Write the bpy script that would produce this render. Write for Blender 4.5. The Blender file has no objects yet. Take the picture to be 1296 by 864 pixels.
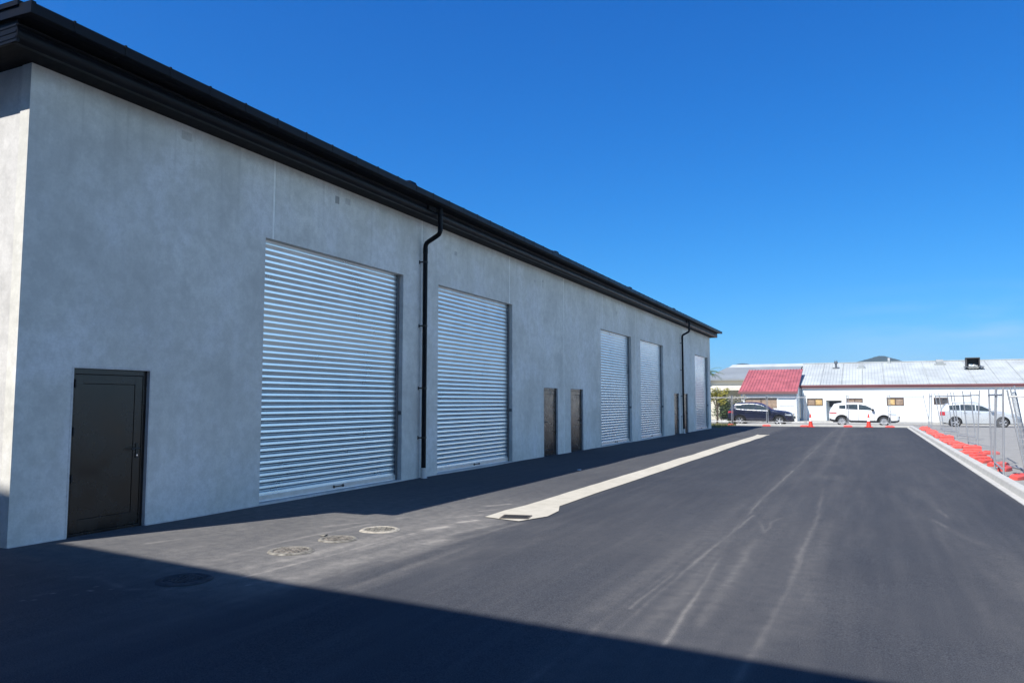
import bpy, math, random
import numpy as np
from mathutils import Vector, Matrix

random.seed(7)
RNG = np.random.RandomState(11)
scene = bpy.context.scene
COL = scene.collection
R = math.radians

# ------------------------------------------------------------------ helpers
def tag(o, label=None, cat=None, group=None, kind=None):
    if label: o['label'] = label
    if cat: o['category'] = cat
    if group: o['group'] = group
    if kind: o['kind'] = kind
    return o

def empty(name, loc=(0, 0, 0), rz=0.0, label=None, cat=None, group=None):
    o = bpy.data.objects.new(name, None)
    COL.objects.link(o)
    o.location = loc
    o.rotation_euler = (0, 0, rz)
    o.empty_display_size = 0.3
    return tag(o, label, cat, group)

def copy_tree(o, parent=None):
    c = o.copy()
    COL.objects.link(c)
    if parent is not None:
        c.parent = parent
        c.matrix_parent_inverse = o.matrix_parent_inverse.copy()
    for ch in [x for x in bpy.data.objects if x.parent == o]:
        copy_tree(ch, c)
    return c

class MB:
    """collects shapes; build() links them as one mesh object"""
    def __init__(self):
        self.v = []; self.f = []
    def add(self, vs, fs):
        n = len(self.v)
        self.v += [tuple(p) for p in vs]
        self.f += [tuple(i + n for i in f) for f in fs]
        return self
    def box(self, x0, x1, y0, y1, z0, z1):
        vs = [(x0, y0, z0), (x1, y0, z0), (x1, y1, z0), (x0, y1, z0), (x0, y0, z1), (x1, y0, z1), (x1, y1, z1), (x0, y1, z1)]
        return self.add(vs, [(3, 2, 1, 0), (4, 5, 6, 7), (0, 1, 5, 4), (1, 2, 6, 5), (2, 3, 7, 6), (3, 0, 4, 7)])
    def obox(self, c, sx, sy, sz, rz=0.0, rx=0.0, ry=0.0):
        m = Matrix.Translation(c) @ Matrix.Rotation(rz, 4, 'Z') @ Matrix.Rotation(ry, 4, 'Y') @ Matrix.Rotation(rx, 4, 'X')
        vs = [m @ Vector((sx * a / 2, sy * b / 2, sz * d / 2)) for d in (-1, 1) for a, b in ((-1, -1), (1, -1), (1, 1), (-1, 1))]
        return self.add(vs, [(3, 2, 1, 0), (4, 5, 6, 7), (0, 1, 5, 4), (1, 2, 6, 5), (2, 3, 7, 6), (3, 0, 4, 7)])
    def prism(self, prof, axis, a, b):
        """closed profile of 2D points swept along an axis from a to b"""
        n = len(prof)
        def P(p, t):
            if axis == 'y': return (p[0], t, p[1])
            if axis == 'x': return (t, p[0], p[1])
            return (p[0], p[1], t)
        vs = [P(p, a) for p in prof] + [P(p, b) for p in prof]
        fs = [(i, (i + 1) % n, n + (i + 1) % n, n + i) for i in range(n)]
        fs += [tuple(range(n - 1, -1, -1)), tuple(range(n, 2 * n))]
        return self.add(vs, fs)
    def tube(self, pts, r, n=8, cap=True):
        pts = [Vector(p) for p in pts]
        rs = r if isinstance(r, (list, tuple)) else [r] * len(pts)
        vs = []
        prev = None
        for i, p in enumerate(pts):
            t = (pts[min(i + 1, len(pts) - 1)] - pts[max(i - 1, 0)]).normalized()
            if prev is None:
                u = t.orthogonal().normalized()
            else:
                u = (prev - t * prev.dot(t)).normalized()
            prev = u
            w = t.cross(u)
            for k in range(n):
                a = 2 * math.pi * k / n
                vs.append(p + (u * math.cos(a) + w * math.sin(a)) * rs[i])
        fs = []
        for i in range(len(pts) - 1):
            for k in range(n):
                fs.append((i * n + k, i * n + (k + 1) % n, (i + 1) * n + (k + 1) % n, (i + 1) * n + k))
        if cap:
            fs.append(tuple(range(n - 1, -1, -1)))
            fs.append(tuple(range((len(pts) - 1) * n, len(pts) * n)))
        return self.add(vs, fs)
    def lathe(self, prof, c=(0, 0, 0), axis='z', n=24):
        """profile of (radius, height) about an axis"""
        vs = []
        for r, h in prof:
            for k in range(n):
                a = 2 * math.pi * k / n
                x, y = r * math.cos(a), r * math.sin(a)
                p = (x, y, h) if axis == 'z' else (x, h, y)
                vs.append((c[0] + p[0], c[1] + p[1], c[2] + p[2]))
        fs = []
        for i in range(len(prof) - 1):
            for k in range(n):
                f = (i * n + k, i * n + (k + 1) % n, (i + 1) * n + (k + 1) % n, (i + 1) * n + k)
                fs.append(f if axis == 'z' else f[::-1])
        return self.add(vs, fs)
    def build(self, name, mat, parent=None, smooth=False, bevel=0.0, loc=None, angle=40):
        me = bpy.data.meshes.new(name)
        me.from_pydata(self.v, [], self.f)
        me.update()
        o = bpy.data.objects.new(name, me)
        COL.objects.link(o)
        if mat is not None: me.materials.append(mat)
        if smooth:
            me.polygons.foreach_set('use_smooth', [True] * len(me.polygons))
            try: me.set_sharp_from_angle(angle=R(angle))
            except Exception: pass
        if bevel:
            b = o.modifiers.new('bevel', 'BEVEL'); b.width = bevel; b.segments = 2; b.limit_method = 'ANGLE'; b.angle_limit = R(50)
        if parent is not None: o.parent = parent
        if loc is not None: o.location = loc
        return o

# value noise in numpy, for the lie of the ground and the dust on it
def vnoise(x, y, scale, seed):
    r = np.random.RandomState(seed)
    lat = r.rand(256, 256)
    u, v = x / scale, y / scale
    i, j = np.floor(u).astype(int), np.floor(v).astype(int)
    a, b = u - i, v - j
    a = a * a * (3 - 2 * a); b = b * b * (3 - 2 * b)
    g = lambda p, q: lat[p % 256, q % 256]
    return (g(i, j) * (1 - a) + g(i + 1, j) * a) * (1 - b) + (g(i, j + 1) * (1 - a) + g(i + 1, j + 1) * a) * b
def fbm(x, y, scale, seed, octs=4):
    s = 0.0; amp = 1.0; tot = 0.0
    for k in range(octs):
        s = s + amp * vnoise(x, y, scale / 2 ** k, seed + k); tot += amp; amp *= 0.55
    return s / tot

def gz(x, y):
    """height of the asphalt: a shallow dish towards the channel, with gentle waves"""
    x = np.asarray(x, float); y = np.asarray(y, float)
    d = np.abs(x + 4.93)
    z = 0.022 * np.clip((d - 0.3) / 3.0, 0, 1) - 0.022
    near = np.clip((y - 2) / 4, 0, 1)
    flat = np.clip((1.9 - x) / 1.0, 0, 1)      # true and level along the kerb
    z = z + near * flat * 0.030 * (fbm(x + 40, y + 40, 2.6, 3, 2) - 0.5) - 0.006 * (1 - flat)
    return z
def gzf(x, y): return float(gz(np.array([x]), np.array([y]))[0])

# ------------------------------------------------------------------ materials
def new_mat(name):
    m = bpy.data.materials.new(name); m.use_nodes = True
    nt = m.node_tree
    return m, nt, nt.nodes['Principled BSDF']
def N(nt, t, **kw):
    n = nt.nodes.new(t)
    for k, v in kw.items():
        if k.startswith('_'): setattr(n, k[1:], v)
        else: n.inputs[k.replace('_', ' ')].default_value = v
    return n
def noise(nt, vec, scale, detail=4, rough=0.55):
    n = N(nt, 'ShaderNodeTexNoise', Scale=scale, Detail=detail, Roughness=rough)
    nt.links.new(vec, n.inputs['Vector']); return n.outputs['Fac']
def maprange(nt, val, a, b, c, d):
    n = nt.nodes.new('ShaderNodeMapRange'); n.clamp = True
    nt.links.new(val, n.inputs[0])
    for i, q in zip((1, 2, 3, 4), (a, b, c, d)): n.inputs[i].default_value = q
    return n.outputs[0]
def mth(nt, op, a, b):
    n = nt.nodes.new('ShaderNodeMath'); n.operation = op
    for i, q in enumerate((a, b)):
        if isinstance(q, (int, float)): n.inputs[i].default_value = q
        else: nt.links.new(q, n.inputs[i])
    return n.outputs[0]
def mixc(nt, fac, a, b, mode='MIX'):
    n = nt.nodes.new('ShaderNodeMix'); n.data_type = 'RGBA'; n.blend_type = mode
    for i, q in ((0, fac), (6, a), (7, b)):
        if isinstance(q, (int, float)): n.inputs[i].default_value = q
        elif isinstance(q, tuple): n.inputs[i].default_value = q + (1,) if len(q) == 3 else q
        else: nt.links.new(q, n.inputs[i])
    return n.outputs[2]
def objcoord(nt, scale=(1, 1, 1)):
    t = nt.nodes.new('ShaderNodeTexCoord'); mp = nt.nodes.new('ShaderNodeMapping')
    mp.inputs['Scale'].default_value = scale
    nt.links.new(t.outputs['Object'], mp.inputs['Vector']); return mp.outputs['Vector']
def bump(nt, bs, h, strength, dist):
    b = nt.nodes.new('ShaderNodeBump'); b.inputs['Strength'].default_value = strength; b.inputs['Distance'].default_value = dist
    nt.links.new(h, b.inputs['Height']); nt.links.new(b.outputs[0], bs.inputs['Normal'])

def simple(name, col, rough=0.5, metal=0.0, var=0.12, scale=6.0, spec=0.5, coat=0.0, bmp=0.0):
    m, nt, bs = new_mat(name)
    v = objcoord(nt)
    f = noise(nt, v, scale, 4)
    a = tuple(c * (1 - var) for c in col); b = tuple(min(1, c * (1 + var)) for c in col)
    c = mixc(nt, maprange(nt, f, 0.3, 0.7, 0, 1), a, b)
    nt.links.new(c, bs.inputs['Base Color'])
    nt.links.new(maprange(nt, noise(nt, v, scale * 2.3, 3), 0.3, 0.7, max(0.02, rough - 0.07), min(1, rough + 0.07)), bs.inputs['Roughness'])
    bs.inputs['Metallic'].default_value = metal
    bs.inputs['Specular IOR Level'].default_value = spec
    bs.inputs['Coat Weight'].default_value = coat
    if bmp: bump(nt, bs, noise(nt, v, scale * 8, 3), 0.5, bmp)
    return m

def concrete_mat(name, base, stain=0.25, streak=0.2):
    m, nt, bs = new_mat(name)
    v = objcoord(nt)
    big = noise(nt, v, 0.33, 5, 0.6); mid = noise(nt, v, 1.7, 5, 0.6); fine = noise(nt, v, 30, 4, 0.6)
    st = noise(nt, objcoord(nt, (5, 5, 0.25)), 1.0, 4, 0.6)
    hz = noise(nt, objcoord(nt, (0.15, 0.15, 9)), 1.0, 3, 0.6)
    lo = tuple(c * (1 - stain) for c in base); hi = tuple(c * (1 + stain * 0.55) for c in base)
    c = mixc(nt, maprange(nt, big, 0.3, 0.7, 0, 1), lo, hi)
    c = mixc(nt, maprange(nt, mid, 0.30, 0.75, 0, 0.55), c, tuple(q * (1 - stain * 1.0) for q in base))
    c = mixc(nt, maprange(nt, st, 0.5, 0.8, 0, streak), c, tuple(min(.75, q * 1.25) for q in base))
    c = mixc(nt, maprange(nt, hz, 0.50, 0.75, 0, 0.20), c, tuple(q * 0.7 for q in base))
    # cloudy laitance and rain streaks below the eaves
    cloud = noise(nt, objcoord(nt, (1, 0.8, 0.7)), 0.9, 6, 0.68)
    c = mixc(nt, maprange(nt, cloud, 0.49, 0.62, 0, 0.55), c, tuple(min(0.8, q * 1.22) for q in base))
    c = mixc(nt, maprange(nt, cloud, 0.36, 0.47, 0.58, 0), c, tuple(q * 0.66 for q in base))
    run = noise(nt, objcoord(nt, (9, 9, 0.35)), 1.0, 3, 0.6)
    tz = nt.nodes.new('ShaderNodeSeparateXYZ'); nt.links.new(v, tz.inputs[0])
    runm = mth(nt, 'MULTIPLY', maprange(nt, run, 0.55, 0.72, 0, 0.34), maprange(nt, mth(nt, 'ADD', tz.outputs['Z'], mth(nt, 'MULTIPLY', mid, 1.6)), 4.6, 6.4, 0, 1))
    c = mixc(nt, runm, c, tuple(q * 0.5 for q in base))
    c = mixc(nt, maprange(nt, fine, 0.35, 0.65, 0, 0.22), c, tuple(q * 0.6 for q in base))
    patchy = noise(nt, v, 5.5, 5, 0.7)
    c = mixc(nt, maprange(nt, patchy, 0.40, 0.58, 0.36, 0), c, tuple(q * 0.62 for q in base))
    # small air-holes
    vo = N(nt, 'ShaderNodeTexVoronoi', Scale=16.0); nt.links.new(v, vo.inputs['Vector'])
    hole = maprange(nt, vo.outputs['Distance'], 0.04, 0.09, 1, 0)
    hole = mth(nt, 'MULTIPLY', hole, maprange(nt, noise(nt, v, 2.2, 2), 0.5, 0.6, 0, 0.5))
    c = mixc(nt, hole, c, tuple(q * 0.45 for q in base))
    nt.links.new(c, bs.inputs['Base Color'])
    bs.inputs['Roughness'].default_value = 0.82
    bs.inputs['Specular IOR Level'].default_value = 0.3
    bump(nt, bs, mth(nt, 'ADD', mth(nt, 'MULTIPLY', mid, 0.8), mth(nt, 'MULTIPLY', fine, 0.35)), 0.5, 0.006)
    return m

def asphalt_mat():
    m, nt, bs = new_mat('asphalt')
    v = objcoord(nt)
    at = nt.nodes.new('ShaderNodeAttribute'); at.attribute_name = 'dust'
    grain = noise(nt, v, 100, 4, 0.75); mid = noise(nt, v, 7, 4, 0.6); big = noise(nt, v, 0.5, 4, 0.6)
    streaks = noise(nt, objcoord(nt, (6, 0.35, 1)), 1.0, 4, 0.6)
    c = mixc(nt, maprange(nt, big, 0.3, 0.7, 0, 1), (0.028, 0.034, 0.047), (0.039, 0.047, 0.063))
    c = mixc(nt, maprange(nt, grain, 0.36, 0.66, 0, 1), mixc(nt, 0.6, c, (0.008, 0.008, 0.010)), mixc(nt, 0.20, c, (0.21, 0.21, 0.21)))
    c = mixc(nt, maprange(nt, streaks, 0.45, 0.75, 0, 0.10), c, (0.16, 0.155, 0.15))
    vo = N(nt, 'ShaderNodeTexVoronoi', Scale=70.0); nt.links.new(v, vo.inputs['Vector'])
    chip = mth(nt, 'MULTIPLY', maprange(nt, vo.outputs['Distance'], 0.05, 0.22, 1, 0), maprange(nt, noise(nt, v, 33, 2), 0.55, 0.7, 0, 0.55))
    c = mixc(nt, chip, c, (0.22, 0.22, 0.21))
    f = mth(nt, 'MULTIPLY', at.outputs['Fac'], maprange(nt, mth(nt, 'ADD', mth(nt, 'MULTIPLY', grain, 0.5), mth(nt, 'MULTIPLY', mid, 0.6)), 0.35, 0.75, 0.45, 1.35))
    c = mixc(nt, mth(nt, 'MINIMUM', f, 0.95), c, (0.31, 0.29, 0.26))
    nt.links.new(c, bs.inputs['Base Color'])
    nt.links.new(maprange(nt, big, 0.3, 0.7, 0.75, 0.9), bs.inputs['Roughness'])
    bs.inputs['Specular IOR Level'].default_value = 0.05
    bump(nt, bs, mth(nt, 'ADD', mth(nt, 'MULTIPLY', grain, 0.6), mth(nt, 'MULTIPLY', mid, 0.5)), 0.55, 0.006)
    return m

def ground_mat(name, a, b, speck=0.4, scale=1.2):
    m, nt, bs = new_mat(name)
    v = objcoord(nt)
    big = noise(nt, v, 0.25 * scale, 5, 0.65); mid = noise(nt, v, 3 * scale, 5, 0.6); fine = noise(nt, v, 45 * scale, 3, 0.7)
    c = mixc(nt, maprange(nt, big, 0.3, 0.7, 0, 1), a, b)
    c = mixc(nt, maprange(nt, mid, 0.35, 0.7, 0, 0.5), c, tuple(q * 0.72 for q in a))
    c = mixc(nt, maprange(nt, fine, 0.4, 0.7, 0, speck), c, tuple(q * 0.5 for q in a))
    nt.links.new(c, bs.inputs['Base Color']); bs.inputs['Roughness'].default_value = 0.9
    bs.inputs['Specular IOR Level'].default_value = 0.25
    bump(nt, bs, fine, 0.5, 0.008)
    return m

def galv_mat():
    m, nt, bs = new_mat('galvanised_steel')
    v = objcoord(nt)
    n1 = noise(nt, v, 2.0, 4); n2 = noise(nt, objcoord(nt, (1, 0.6, 14)), 1.0, 3)
    c = mixc(nt, maprange(nt, n1, 0.3, 0.7, 0, 1), (0.66, 0.73, 0.77), (0.76, 0.83, 0.86))
    c = mixc(nt, maprange(nt, n2, 0.5, 0.8, 0, 0.35), c, (0.60, 0.67, 0.70))
    nt.links.new(c, bs.inputs['Base Color'])
    bs.inputs['Metallic'].default_value = 0.97
    nt.links.new(maprange(nt, n1, 0.3, 0.7, 0.27, 0.35), bs.inputs['Roughness'])
    return m

def glass_mat(name, col, rough=0.06):
    m, nt, bs = new_mat(name)
    v = objcoord(nt)
    c = mixc(nt, maprange(nt, noise(nt, v, 3.0, 3), 0.3, 0.7, 0, 1), tuple(q * 0.7 for q in col), tuple(q * 1.3 for q in col))
    nt.links.new(c, bs.inputs['Base Color']); bs.inputs['Roughness'].default_value = rough
    bs.inputs['Specular IOR Level'].default_value = 0.7
    return m

def leaf_mat(name, a, b):
    m, nt, bs = new_mat(name)
    g = nt.nodes.new('ShaderNodeNewGeometry')
    c = mixc(nt, g.outputs['Random Per Island'], a, b)
    nt.links.new(c, bs.inputs['Base Color']); bs.inputs['Roughness'].default_value = 0.6
    bs.inputs['Specular IOR Level'].default_value = 0.3
    return m

M = {}
M['concrete'] = concrete_mat('wall_concrete', (0.73, 0.72, 0.66), 0.22, 0.16)
M['end_concrete'] = concrete_mat('end_wall_concrete', (0.62, 0.61, 0.585), 0.06, 0.08)
M['patch'] = concrete_mat('patch_concrete', (0.36, 0.355, 0.34), 0.2, 0.0)
M['patch_pale'] = concrete_mat('patch_concrete_pale', (0.56, 0.55, 0.52), 0.15, 0.0)
M['sealant'] = simple('joint_sealant', (0.82, 0.82, 0.77), 0.8)
M['asphalt'] = asphalt_mat()
M['galv'] = galv_mat()
M['rail_steel'] = simple('pale_rail_steel', (0.72, 0.74, 0.75), 0.38, 0.9, 0.06)
M['guide'] = simple('guide_steel', (0.16, 0.17, 0.18), 0.5, 0.6)
M['black_steel'] = simple('black_coated_steel', (0.006, 0.007, 0.010), 0.40, 0.0, 0.15, 2.0, 0.12)
M['black_matt'] = simple('black_soffit', (0.006, 0.006, 0.007), 0.7, spec=0.15)
M['bronze'] = simple('bronze_aluminium', (0.013, 0.009, 0.007), 0.24, 0.0, 0.03, 1.5, 0.5)
M['black_plastic'] = simple('black_plastic', (0.012, 0.012, 0.012), 0.45)
M['chrome'] = simple('chrome', (0.75, 0.75, 0.75), 0.2, 1.0, 0.03)
M['pvc'] = simple('pale_pvc', (0.62, 0.60, 0.56), 0.5, bmp=0.0)
M['channel'] = ground_mat('channel_concrete', (0.43, 0.40, 0.33), (0.52, 0.485, 0.41), 0.25, 1.5)
M['kerb'] = ground_mat('kerb_concrete', (0.42, 0.415, 0.385), (0.49, 0.485, 0.455), 0.2, 1.5)
M['lot'] = ground_mat('lot_gravel', (0.26, 0.255, 0.235), (0.32, 0.312, 0.292), 0.5, 1.0)
M['footpath'] = ground_mat('footpath_concrete', (0.33, 0.315, 0.28), (0.40, 0.385, 0.35), 0.25, 1.0)
M['road'] = ground_mat('road_chip_seal', (0.22, 0.216, 0.205), (0.27, 0.265, 0.25), 0.4, 1.0)
M['earth'] = ground_mat('earth', (0.16, 0.15, 0.10), (0.22, 0.21, 0.14), 0.4, 1.0)
M['iron'] = simple('cast_iron', (0.10, 0.085, 0.070), 0.75, 0.2, 0.35, 25, bmp=0.002)
M['iron_dark'] = simple('grate_iron', (0.045, 0.04, 0.036), 0.6, 0.4, 0.3, 25)
M['dusty_concrete'] = simple('dusty_ring_concrete', (0.16, 0.15, 0.128), 0.9, 0, 0.6, 11, bmp=0.003)
M['sand'] = simple('sandy_mortar', (0.29, 0.265, 0.22), 0.9, 0, 0.4, 14, bmp=0.003)
M['lid_dusty'] = simple('dusty_iron_lid', (0.15, 0.135, 0.115), 0.85, 0, 0.7, 9, bmp=0.003)
M['lid_shade'] = simple('shade_toned_lid', (0.058, 0.060, 0.066), 0.9, 0, 0.3, 9, 0.1)  # darker copy for the shaded cover's lid and ring, shade put into the colour
M['pit'] = simple('pit_dark', (0.01, 0.01, 0.01), 0.9)
M['white_wall'] = simple('white_painted_wall', (0.72, 0.75, 0.74), 0.6, 0, 0.04, 0.6)
M['cream_wall'] = simple('cream_painted_wall', (0.60, 0.57, 0.48), 0.6, 0, 0.03, 0.6)
M['roof_white'] = simple('weathered_white_roofing', (0.38, 0.405, 0.40), 0.6, 0, 0.16, 0.5, 0.3)
M['roof_seam'] = simple('roof_lap_stain', (0.27, 0.29, 0.29), 0.7, 0, 0.25, 0.7)
M['roof_grey'] = simple('grey_roofing', (0.20, 0.22, 0.23), 0.6, 0, 0.12, 0.5)
M['roof_red'] = simple('red_roofing', (0.34, 0.095, 0.10), 0.5, 0, 0.25, 1.2)
M['fascia_red'] = simple('maroon_fascia', (0.20, 0.085, 0.085), 0.5, 0, 0.1, 0.8)
M['brown'] = simple('brown_timber_frame', (0.10, 0.065, 0.045), 0.5)
M['pane'] = glass_mat('window_glass', (0.05, 0.05, 0.05), 0.04)
M['pane_warm'] = simple('amber_reflection_pane', (0.52, 0.36, 0.16), 0.25, 0, 0.35, 3.0)  # warm reflection in the window, painted as the pane's colour
M['pane_tan'] = simple('tan_blind_behind_glass', (0.30, 0.22, 0.16), 0.25, 0, 0.3, 3.0)
M['dark_in'] = simple('dark_recess', (0.05, 0.05, 0.05), 0.8)
M['orange'] = simple('orange_plastic', (0.60, 0.035, 0.018), 0.55, 0, 0.12, 5.0)
M['orange_faded'] = simple('faded_orange_plastic', (0.60, 0.085, 0.07), 0.6, 0, 0.15, 5.0)
M['reflective'] = simple('white_reflective_band', (0.8, 0.8, 0.8), 0.4)
M['fence_galv'] = simple('fence_galvanised_tube', (0.36, 0.37, 0.385), 0.5, 0.5, 0.12, 3.0)
M['wire'] = simple('fence_wire', (0.42, 0.43, 0.44), 0.5, 0.5)
M['tyre'] = simple('tyre_rubber', (0.016, 0.016, 0.016), 0.75)
M['rim'] = simple('alloy_rim', (0.62, 0.63, 0.64), 0.32, 0.6, 0.05)
M['wheel_dark'] = simple('wheel_well', (0.012, 0.012, 0.012), 0.8)
M['car_glass'] = glass_mat('car_glass', (0.035, 0.045, 0.045), 0.04)
M['car_black'] = simple('dark_navy_car_paint', (0.012, 0.014, 0.034), 0.2, 0.0, 0.08, 2, 0.6, 1.0)
M['car_white'] = simple('white_car_paint', (0.78, 0.79, 0.79), 0.25, 0, 0.02, 2, 0.5, 1.0)
M['car_silver'] = simple('pale_silver_car_paint', (0.62, 0.65, 0.66), 0.3, 0.35, 0.03, 2, 0.5, 1.0)
M['tail_red'] = simple('red_lamp_lens', (0.45, 0.02, 0.03), 0.15, 0, 0.1, 8, 0.6)
M['lamp_clear'] = simple('clear_lamp_lens', (0.55, 0.58, 0.6), 0.12, 0.3, 0.1, 8, 0.6)
M['bark'] = simple('bark', (0.07, 0.055, 0.04), 0.9, 0, 0.3, 10, bmp=0.01)
M['leaf_gold'] = leaf_mat('golden_green_leaves', (0.10, 0.11, 0.015), (0.28, 0.24, 0.035))
M['leaf_dark'] = leaf_mat('dark_green_leaves', (0.025, 0.04, 0.012), (0.07, 0.10, 0.03))
M['leaf_grey'] = leaf_mat('grey_green_leaves', (0.12, 0.12, 0.08), (0.30, 0.28, 0.22))
M['palm'] = leaf_mat('palm_leaves', (0.05, 0.09, 0.02), (0.12, 0.17, 0.05))
M['grass'] = leaf_mat('grass_blades', (0.10, 0.11, 0.03), (0.24, 0.22, 0.09))
M['hill'] = ground_mat('hill_bush', (0.030, 0.045, 0.030), (0.05, 0.065, 0.045), 0.4, 0.02)
M['render_grey'] = simple('pale_render', (0.5, 0.5, 0.49), 0.8)

# ------------------------------------------------------------------ sun, sky, camera
SUN_TO = Vector((-0.30, -0.759, 1.0)).normalized()
SUN_STRENGTH, SKY_STRENGTH, EXPOSURE = 4.2, 0.12, 0.95
w = bpy.data.worlds.new('World'); scene.world = w; w.use_nodes = True
nt = w.node_tree
bg = nt.nodes['Background']; bg.inputs['Strength'].default_value = SKY_STRENGTH
sky = nt.nodes.new('ShaderNodeTexSky'); sky.sky_type = 'NISHITA'; sky.sun_disc = False
sky.sun_elevation = math.asin(SUN_TO.z)
sky.sun_rotation = math.atan2(SUN_TO.x, SUN_TO.y)
sky.altitude = 0; sky.air_density = 1.0; sky.dust_density = 0.3; sky.ozone_density = 3.0
# thin cirrus low in the sky
tc = nt.nodes.new('ShaderNodeTexCoord'); mp = nt.nodes.new('ShaderNodeMapping')
mp.inputs['Scale'].default_value = (2.2, 2.2, 14); mp.inputs['Rotation'].default_value = (0.12, 0.05, 0)
nt.links.new(tc.outputs['Generated'], mp.inputs['Vector'])
cl = noise(nt, mp.outputs['Vector'], 1.6, 6, 0.55)
sep = nt.nodes.new('ShaderNodeSeparateXYZ'); nt.links.new(tc.outputs['Generated'], sep.inputs[0])
band = mth(nt, 'MULTIPLY', maprange(nt, sep.outputs['Z'], 0.03, 0.08, 0, 1), maprange(nt, sep.outputs['Z'], 0.08, 0.14, 1, 0))
band = mth(nt, 'MULTIPLY', band, maprange(nt, sep.outputs['X'], -0.10, 0.12, 0, 1))
cf = mth(nt, 'MULTIPLY', maprange(nt, cl, 0.44, 0.66, 0, 0.5), band)
# deep, clear southern sky: each channel keeps its own response
ss = nt.nodes.new('ShaderNodeSeparateColor'); cc = nt.nodes.new('ShaderNodeCombineColor')
nt.links.new(sky.outputs[0], ss.inputs[0])
for i, (k, p) in enumerate(((0.245, 1.95), (0.535, 1.04), (0.93, 0.74))):
    ch = mth(nt, 'MULTIPLY', mth(nt, 'POWER', mth(nt, 'MULTIPLY', ss.outputs[i], 0.164), p), k / 0.232)
    nt.links.new(ch, cc.inputs[i])
skyc = mixc(nt, cf, cc.outputs[0], (2.6, 3.4, 4.2))
# unseen bright cloud bank, added out east to lift the shaded wall and doors
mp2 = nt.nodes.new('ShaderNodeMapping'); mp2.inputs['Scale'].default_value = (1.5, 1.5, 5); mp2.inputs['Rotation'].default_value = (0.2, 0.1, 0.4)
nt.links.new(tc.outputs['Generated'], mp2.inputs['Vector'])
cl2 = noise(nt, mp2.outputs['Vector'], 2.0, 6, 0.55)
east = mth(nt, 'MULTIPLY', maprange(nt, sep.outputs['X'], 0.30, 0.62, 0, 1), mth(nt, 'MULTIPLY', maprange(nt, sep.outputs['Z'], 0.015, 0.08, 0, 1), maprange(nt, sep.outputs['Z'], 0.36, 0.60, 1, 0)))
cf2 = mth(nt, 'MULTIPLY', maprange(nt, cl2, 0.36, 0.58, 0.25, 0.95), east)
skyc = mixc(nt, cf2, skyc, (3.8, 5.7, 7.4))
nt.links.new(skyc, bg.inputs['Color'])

sl = bpy.data.lights.new('sun', 'SUN'); sl.energy = SUN_STRENGTH; sl.angle = R(0.53); sl.color = (1.0, 0.955, 0.89)
so = bpy.data.objects.new('sun', sl); COL.objects.link(so)
so.rotation_euler = (-SUN_TO).to_track_quat('-Z', 'Y').to_euler()
so.location = (-20, -40, 60)

cd = bpy.data.cameras.new('camera'); cam = bpy.data.objects.new('camera', cd); COL.objects.link(cam)
cd.sensor_width = 36; cd.lens = 955 / 1296 * 36; cd.clip_end = 6000; cd.clip_start = 0.05
cam.location = (0, 0, 1.7); cam.rotation_euler = (R(90 + 4.55), 0, R(25.16))
scene.camera = cam
vs = scene.view_settings
vs.view_transform = 'Standard'; vs.look = 'None'; vs.gamma = 1.0; vs.use_curve_mapping = False; vs.exposure = EXPOSURE
scene.render.engine = 'CYCLES'

# ------------------------------------------------------------------ ground
g = MB(); g.add([(-900, -300, -0.06), (900, -300, -0.06), (900, 2100, -0.06), (-900, 2100, -0.06)], [(0, 1, 2, 3)])
tag(g.build('ground', M['earth']), kind='structure')

def grid_sheet(name, xs, ys, zf, mat, extra=None):
    X, Y = np.meshgrid(xs, ys)
    Z = zf(X, Y)
    nx, ny = len(xs), len(ys)
    co = np.stack([X, Y, Z], -1).reshape(-1, 3)
    i = np.arange((ny - 1) * (nx - 1)); r = i // (nx - 1); c = i % (nx - 1)
    a = r * nx + c
    q = np.stack([a, a + 1, a + nx + 1, a + nx], -1)
    me = bpy.data.meshes.new(name)
    me.vertices.add(len(co)); me.vertices.foreach_set('co', co.ravel())
    me.loops.add(q.size); me.loops.foreach_set('vertex_index', q.ravel().astype(np.int32))
    me.polygons.add(len(q)); me.polygons.foreach_set('loop_start', (np.arange(len(q)) * 4).astype(np.int32))
    me.polygons.foreach_set('use_smooth', np.ones(len(q), bool))
    me.update(calc_edges=True)
    if extra is not None:
        at = me.attributes.new('dust', 'FLOAT', 'POINT'); at.data.foreach_set('value', extra(X, Y).ravel().astype(np.float32))
    me.materials.append(mat)
    o = bpy.data.objects.new(name, me); COL.objects.link(o)
    return o

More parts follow.
